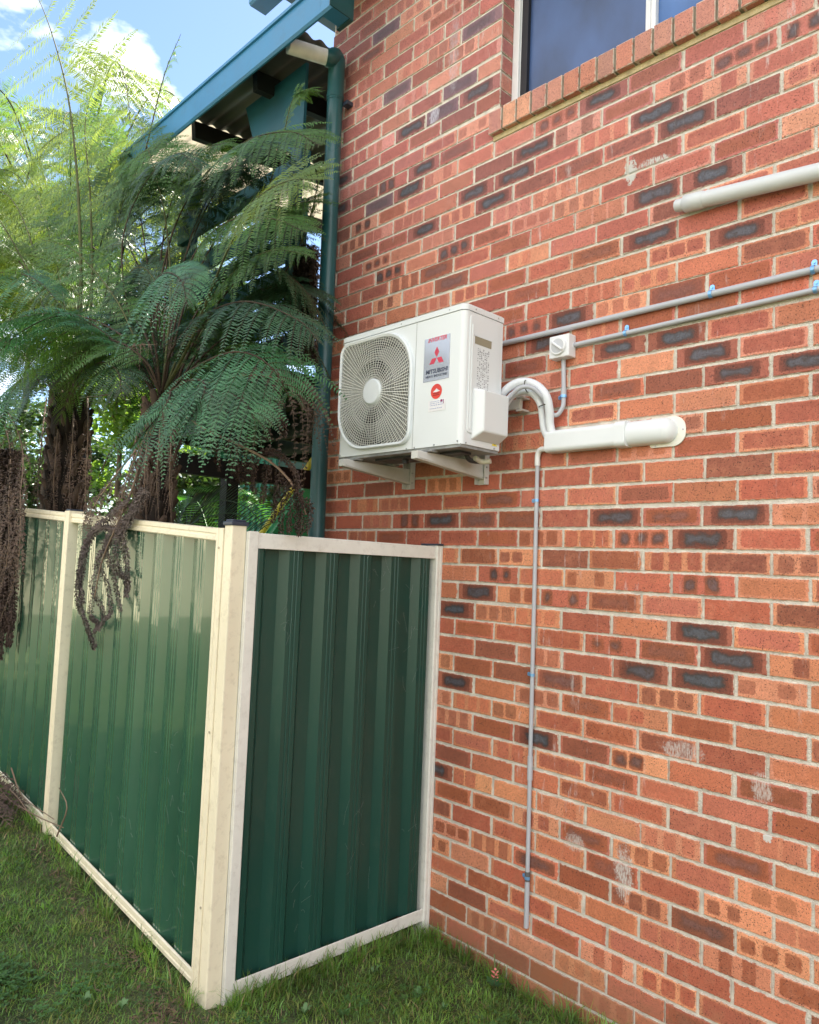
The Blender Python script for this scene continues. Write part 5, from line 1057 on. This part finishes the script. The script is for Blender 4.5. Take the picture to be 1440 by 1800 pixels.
# fern at the left edge, mostly its skirt of dead fronds hanging over the fence
fd = thing('tree_fern', 'tree fern at the left edge, its brown dead fronds hanging over the fence', 'tree fern')
cD = at(-70, 640, -1.0); trunk(fd, (cD.x, -.95, gz(-4.6, -1)-.05), cD, .13, .11)
for k_ in range(6):
    u0 = -90+k_*20; D_(fd, [(-60+k_*4,650,-1.0), (u0+22,760,-1.22), (u0+26,880,-1.30), (u0+20,1000,-1.30), (u0-8-k_*2,1090+22*(k_ % 4),-1.28)], .17, 'dead', pairs=22, droop=.8, base=.15, dens=1.2)
for k_ in range(16):
    x0 = -38+k_*4.4; Rp(fd, [(x0+random.uniform(-6,6),790), (x0+random.uniform(-3,6),880), (x0+random.uniform(-4,4),980), (x0-3+random.uniform(-5,3),1080), (x0-8+random.uniform(-5,3),1100+random.uniform(-20,70))], -1.27+.012*(k_ % 5), .021, 'dead')
radial(fd, cD, 12, (1.0, 1.7), (.4, 1.2), ['mid', 'dark', 'light'], reach=(-20, 250), Lp=.44, droop=.5)
F(fd, [(-60,650,-1.05), (-20,600,-1.2), (40,620,-1.3), (80,700,-1.32)], .34, 'dark', 'brown', nrm=(.2,-.5,.8), droop=.7, pairs=22)
F(fd, [(-60,650,-1.05), (-40,520,-1.1), (0,480,-1.15), (60,490,-1.2), (110,540,-1.22)], .40, 'teal', 'brown', nrm=(.2,-.5,.8), droop=.6, pairs=24)
# sunlit ferns further back
random.seed(23)
for nm, (u, v_, y), n_, L_ in (('sunlit tree fern with yellow green fronds, behind the tall one', (120, 500, .3), 24, (1.6, 2.5)), ('bright tree fern far back at the left edge of the picture', (-70, 470, -.2), 20, (1.5, 2.3))):
    c = at(u, v_, y); c.z = min(c.z, 2.6); fc_ = thing('tree_fern', nm, 'tree fern'); trunk(fc_, (c.x, c.y, gz(c.x, c.y)-.1), c, .13, .11, 90)
    radial(fc_, c, n_, L_, (.7, 1.6), ['light', 'mid', 'light'], Lp=.66, droop=.45, pairs=22, rad=.015, dens=.9)
# dry fronds lying on the ground at the foot of the fence
dn = thing('dry_fronds', 'heap of dry brown fern fronds lying on the ground against the fence', 'dead fronds')
LEAF['dead2'] = LEAF['dead']
random.seed(5)
for k_ in range(5):
    x = random.uniform(-3.75, -3.05); y = random.uniform(-1.42, -1.24); a = random.uniform(-.5, .6); L_ = random.uniform(.45, .8); z = gz(x, y)
    p = [V((x+math.cos(a)*L_*(t-.5), y+math.sin(a)*L_*(t-.5)*.35, z+.03+.10*math.sin(t*3.1)*random.uniform(.4, 1.4))) for t in (0, .33, .66, 1)]
    p = [V((q.x, min(q.y, -1.20), q.z)) for q in p]; dead(dn, p, .15, 'dead', pairs=14, droop=.15, nrm=(0,-.3,1), dens=1.3, name='frond')
for pts in ([(0,1395),(60,1432),(112,1455)], [(0,1375),(30,1400),(58,1440)], [(100,1470),(118,1420),(104,1385)], [(20,1350),(40,1400),(95,1440)]):
    obj_tube('twig', spline([at(u, v_, -1.24) for u, v_ in pts], 8), [.0045-.0003*i for i in range(9)], RACH['dead'], parent=dn, n=6)

# cycad-like palm low behind the fence
pm = thing('palm', 'low dark palm with fine feather leaflets behind the fence near the black post', 'palm')
PD = mat('palm_dark', (.02,.05,.022), .4, var=.3); PL = mat('palm_bright', (.07,.22,.03), .4, var=.3, trans=.4, tcol=(.16,.5,.04))
def palm(parent, pts, Ln, m_, npair=34, fold=.25):
    P = spline(pts, npair); vs = []; fs = []
    for i in range(npair):
        p = P[i]; t = (P[i+1]-P[i]).normalized(); sd_ = t.cross(V((0, -.6, .8))).normalized(); nl = sd_.cross(t); L_ = Ln*(.35+.65*math.sin(math.pi*min(1, .12+.88*i/npair)))
        for s in (-1, 1):
            d = (sd_*s+t*.55+nl*fold).normalized(); q = p+d*L_-V((0, 0, L_*.15)); w_ = t*.0042; o = len(vs); vs += [p-w_, p+w_, p+d*L_*.5+w_*.9, q, p+d*L_*.5-w_*.9]; fs.append((o, o+1, o+2, o+3, o+4))
    b = MB(); b.add(vs, fs); b.tube(P, [.006-.004*i/npair for i in range(npair+1)], 5); return b.build('leaf', m_, parent)
for p, ln, m_ in (([(300,1010,-.6), (330,930,-.6), (380,905,-.62), (420,905,-.64), (462,930,-.66)], .20, PD), ([(300,1010,-.5), (340,910,-.45), (380,880,-.42), (430,890,-.40), (470,930,-.40)], .24, PD),
                  ([(300,1010,-.6), (310,930,-.5), (330,890,-.45), (350,880,-.42)], .2, PD), ([(420,1000,.4), (420,930,.5), (428,885,.6), (448,885,.65), (468,915,.7)], .22, PL), ([(400,1000,.4), (400,920,.5), (412,880,.6), (432,868,.7), (452,880,.8)], .22, PL), ([(380,1000,.3), (365,930,.4), (345,880,.5), (310,870,.6)], .3, PL)):
    palm(pm, [at(*q) for q in p], ln, m_)

# ------------------------------------------------------------------ yard behind the verandah
if 0: pass
sh = thing('garden_shed', 'green ribbed metal shed wall seen under the verandah', 'shed')
SHM = mat('shed_green', (.03,.20,.17), .4, var=.1); 
b = MB(); pts = []; s = 0; y = 3.0
xs0 = at(500, 850, y).x; xs1 = at(425, 850, y).x
while s < 3.2: pts += [(s, 0), (s+.10, 0), (s+.12, .03), (s+.17, .03), (s+.19, 0)]; s += .19
n = len(pts); b.add([(-9.6+p[0]*.8, y-p[1], -1.9) for p in pts]+[(-9.6+p[0]*.8, y-p[1], 1.35) for p in pts], [(i, i+1, n+i+1, n+i) for i in range(n-1)])
b.build('ribbed_wall', SHM, sh)
b = MB(); b.box((-7.05, 3.0, -1.95), (-5.2, 6.0, 1.35)); b.build('wall', mat('shed_dark_teal', (.015,.075,.08), .5, var=.1), sh)
b = MB(); b.add([(-9.8, 2.8, 1.37), (-5.0, 2.8, 1.37), (-5.0, 6.2, 1.7), (-9.8, 6.2, 1.7), (-9.8, 2.8, 1.43), (-5.0, 2.8, 1.43), (-5.0, 6.2, 1.76), (-9.8, 6.2, 1.76)], [(0,3,2,1),(4,5,6,7),(0,1,5,4),(1,2,6,5),(2,3,7,6),(3,0,4,7)]); b.build('roof', SHM, sh)
sd_ = thing('slide', 'green plastic play slide with a yellow side rail beyond the fence', 'slide')
A_, B_ = at(455, 945, .9), at(530, 838, .9)
GSL = mat('slide_green', (.02,.30,.20), .35, var=.05); YEL = mat('slide_yellow', (.75,.62,.10), .4, var=.06)
dv = (B_-A_); A0 = A_-dv*.55; B0 = B_+dv*.8
b = MB(); b.tube([A0, B0], .026, 12); b.build('side_rail', YEL, sd_); b = MB(); b.tube([A0+V((0,.42,0)), B0+V((0,.42,0))], .026, 12); b.build('side_rail', YEL, sd_)
b = MB(); b.hexa([A0+V((0,.02,-.11)), A0+V((0,.40,-.11)), B0+V((0,.40,-.11)), B0+V((0,.02,-.11)), A0+V((0,.02,-.04)), A0+V((0,.40,-.04)), B0+V((0,.40,-.04)), B0+V((0,.02,-.04))]); b.build('chute', GSL, sd_)
b = MB(); b.box((B0.x-.05, .85, -2.0), (B0.x+.0, .92, B0.z)); b.box((B0.x-.05, 1.30, -2.0), (B0.x, 1.37, B0.z)); b.build('ladder', YEL, sd_)
# leafy shrubs and trees beyond
def shrub(name, c, rx, rz, n, leaf, label, cat, lsz=.07, trunk_h=None, group=None):
    t = thing(name, label, cat, group=group); c = V(c); cl_ = [V((random.gauss(0, .45)*rx, random.gauss(0, .45)*rx, random.gauss(0, .42)*rz)) for _ in range(26)]
    vs = np.zeros((n, 4, 3)); 
    for i in range(n):
        k = random.choice(cl_); p = c+k+V((random.gauss(0, .17)*rx, random.gauss(0, .17)*rx, random.gauss(0, .15)*rz)); a = V((random.gauss(0,1), random.gauss(0,1), random.gauss(0,.6))).normalized(); b2 = a.cross(V((random.gauss(0,1), random.gauss(0,1), random.gauss(0,1)))).normalized(); l_ = lsz*random.uniform(.6, 1.4)
        vs[i] = [p, p+a*l_*.5+b2*l_*.28, p+a*l_, p+a*l_*.5-b2*l_*.28]
    npmesh('crown' if trunk_h else 'foliage', vs.reshape(-1, 3), np.arange(n*4).reshape(-1, 4), np.zeros((0,3)), leaf, t)
    b = MB(); g0_ = gz(c.x, c.y)
    b.tube([(c.x, c.y, g0_-.1), (c.x+.05*rx, c.y, (g0_+c.z)/2), (c.x, c.y, c.z)], [.05*rx+.03, .04*rx+.02, .02], 8)
    for k in cl_[:10]: b.tube([(c.x, c.y, c.z-rz*.5), c+k*.5-V((0,0,rz*.15)), c+k], [.03*rx, .018*rx, .006], 5)
    b.build('trunk' if trunk_h else 'stem', mat('bark', (.10,.075,.05), .9, var=.3, bump=.5), t); return t
LB = mat('leaf_bright', (.075,.17,.025), .5, var=.35, scale=1.5, trans=.4, tcol=(.30,.50,.05)); LD = mat('leaf_dull', (.035,.08,.025), .5, var=.4, scale=1.5, trans=.25, tcol=(.10,.20,.03))
random.seed(31)
for (u, v_, y, rx, rz, n, m_, lab, nm) in (
    (215, 720, 1.6, .9, .8, 5000, LB, 'sunlit yellow green bush seen between the two fern trunks', 'bush'),
    (330, 870, 1.6, .7, .5, 3500, LD, 'dull green bush low under the verandah, left of the black post', 'bush'),
    (90, 830, 1.4, 1.1, .9, 7000, LD, 'dull green bush behind the scaly fern trunk', 'bush'),
    (0, 760, 3.5, 1.8, 1.1, 6500, LD, 'large bush beyond the fence at the left edge', 'bush'),
    (60, 480, 5.5, 2.4, 2.2, 9000, LB, 'sunlit tree with yellow green leaves behind the ferns', 'tree'),
    (300, 560, 5.0, 1.8, 1.6, 6000, LD, 'dark tree behind the near fern crown', 'tree')):
    c = at(u, v_, y); shrub(nm, c, rx, rz, n, m_, lab, nm, lsz=.10 if nm == 'bush' else .16, trunk_h=1 if nm == 'tree' else None)
# lawn weeds
def weed(x, y, n, L_, m_, label, up=.9):
    L_ *= .7
    t = thing('weed', label, 'weed', group='broad leaved weeds in the lawn'); z = gz(x, y)
    for i in range(n):
        a = 2.4*i+random.uniform(-.3, .3); l_ = L_*random.uniform(.7, 1.2); d = V((math.cos(a), math.sin(a), 0)); s_ = V((-d.y, d.x, 0)); vs = []; w_ = l_*.22
        for k in range(6):
            q = k/5; p = V((x, y, z))+d*l_*q*.8+V((0, 0, l_*up*math.sin(q*1.9))); ww = w_*math.sin(math.pi*min(.97, q*.9+.08)); vs += [p-s_*ww, p-V((0, 0, ww*.3)), p+s_*ww]
        fs = [(3*k+j, 3*k+j+1, 3*k+j+4, 3*k+j+3) for k in range(5) for j in range(2)]
        b = MB(); b.add(vs, fs, 0, True); b.build('leaf', m_, t)
WL = mat('weed_leaf', (.09,.20,.06), .5, var=.2, trans=.25, tcol=(.14,.3,.06)); WL2 = mat('weed_pale', (.12,.23,.08), .5, var=.15, trans=.2, tcol=(.2,.35,.12))
def gnd(u, v_):
    d = np.array([(u-720)/FPX, (v_-900)/FPX, 1.0]) @ ROT; p = None; z = -1.9
    for _ in range(12): t = (z-CAM[2])/d[2]; p = CAM+t*d; z = gz(p[0], p[1])
    return p[0], p[1]
random.seed(9)
for (u, v_), n, l_, m_, lb in (((305,1690), 6, .07, WL, 'bright green weed seedling at the foot of the long fence near its corner'), ((655,1715), 4, .055, WL2, 'pale upright weed in the lawn below the return fence'), ((535,1785), 5, .05, WL2, 'pale weed at the bottom edge of the lawn'), ((735,1755), 5, .05, WL, 'flat green weed in the lawn below the wall end of the return fence'), ((600,1790), 6, .045, WL, 'small green weed at the bottom edge right of the pale one'), ((150,1765), 9, .045, WL2, 'greyish weed clump at the bottom left by the bare soil'), ((215,1775), 9, .04, WL2, 'smaller greyish weed clump at the bottom left'), ((780,1775), 4, .04, WL, 'small weed at the right end of the lawn')):
    x, y = gnd(u, v_); weed(x, y, n, l_, m_, lb)
fl = thing('flower', 'small pink flower with dark green leaves at the foot of the brick wall', 'flower'); x, y = gnd(868, 1742); y = min(y, -.05); z = gz(x, y)
random.seed(2)
b = MB(); b.tube([(x, y, z), (x+.004, y, z+.06)], .0018, 5); b.build('stem', RACH['green'], fl)
b = MB()
for i in range(16): a = i*2.4; p = V((x+.004+.006*math.cos(a), y+.006*math.sin(a), z+.045+.0025*i)); e = V((math.cos(a), math.sin(a), .5))*.012; f = V((-math.sin(a), math.cos(a), 0))*.006; b.add([p, p+e*.5+f, p+e, p+e*.5-f], [(0,1,2,3)])
b.build('blossom', mat('flower_pink', (.72,.22,.20), .5, var=.15), fl)
for i in range(5): a = i*1.3+.4; p = V((x, y, z+.02)); e = V((math.cos(a), math.sin(a)*.7, .5))*.045; f = V((-math.sin(a), math.cos(a), 0))*.018; b = MB(); b.add([p, p+e*.5+f, p+e, p+e*.5-f], [(0,1,2,3)]); b.build('leaf', mat('flower_leaf', (.03,.10,.03), .45), fl)

# ------------------------------------------------------------------ unseen house and wall added outside the view for bounce light and fence reflections
nh = thing('added_bounce_house', 'long cream house added behind the viewer as a source of bounce light', 'house')
b = MB(); b.box((-24, -19.5, -2.2), (14, -14.5, 1.0)); b.build('wall', mat('cream_render', (.86,.79,.56), .8, var=.06), nh)
b = MB(); b.add([(-24.6, -20, .95), (14.6, -20, .95), (14.6, -14, .95), (-24.6, -14, .95), (-22, -17, 2.6), (12, -17, 2.6)], [(0,3,2,1), (3,4,5,2)[::-1] if False else (3,2,5,4), (0,1,5,4)[::-1] if False else (1,0,4,5), (0,3,4), (2,1,5)]); b.build('roof', mat('tile_red', (.30,.12,.07), .8, var=.2), nh)
for x in (-20, -14, -8, -2, 4, 10):
    b = MB(); b.box((x-.7, -14.52, -.9), (x+.7, -14.46, .4)); wi = b.build('window', mat('window_dark', (.03,.04,.05), .1), nh)

nf = thing('added_reflector_wall', 'sunlit cream wall added out of view to reflect in the green fence', 'wall')
b = MB(); b.box((-24, -4.9, -2.2), (-4.2, -4.6, .62)); b.build('wall', MATS['cream_render'], nf)
b = MB(); b.box((-24.05, -4.95, .62), (-4.15, -4.55, .69)); b.build('coping', mat('coping', (.6,.55,.45), .7), nf)
hg = thing('hedge', 'tall clipped green hedge along the far boundary beyond the shed', 'hedge')
nL = 26000; P_ = np.stack([rng.uniform(-34, -3, nL), 10.0+rng.normal(0, .35, nL), rng.uniform(-2, 1.3, nL)+rng.normal(0, .12, nL)], 1); A1 = unit(rng.normal(0, 1, (nL, 3))); A2 = unit(np.cross(A1, rng.normal(0, 1, (nL, 3)))); S1 = rng.uniform(.12, .26, (nL, 1))
npmesh('foliage', np.stack([P_, P_+A1*S1*.5+A2*S1*.3, P_+A1*S1, P_+A1*S1*.5-A2*S1*.3], 1).reshape(-1, 3), np.arange(nL*4).reshape(-1, 4), np.zeros((0, 3)), LD, hg)
b = MB()
for k in range(20): x = -33+k*1.5; b.tube([(x, 10, -2.2), (x+.1, 10, -.4), (x, 10.1, .9)], [.05, .035, .01], 6)
b.build('stem', MATS['bark'], hg)
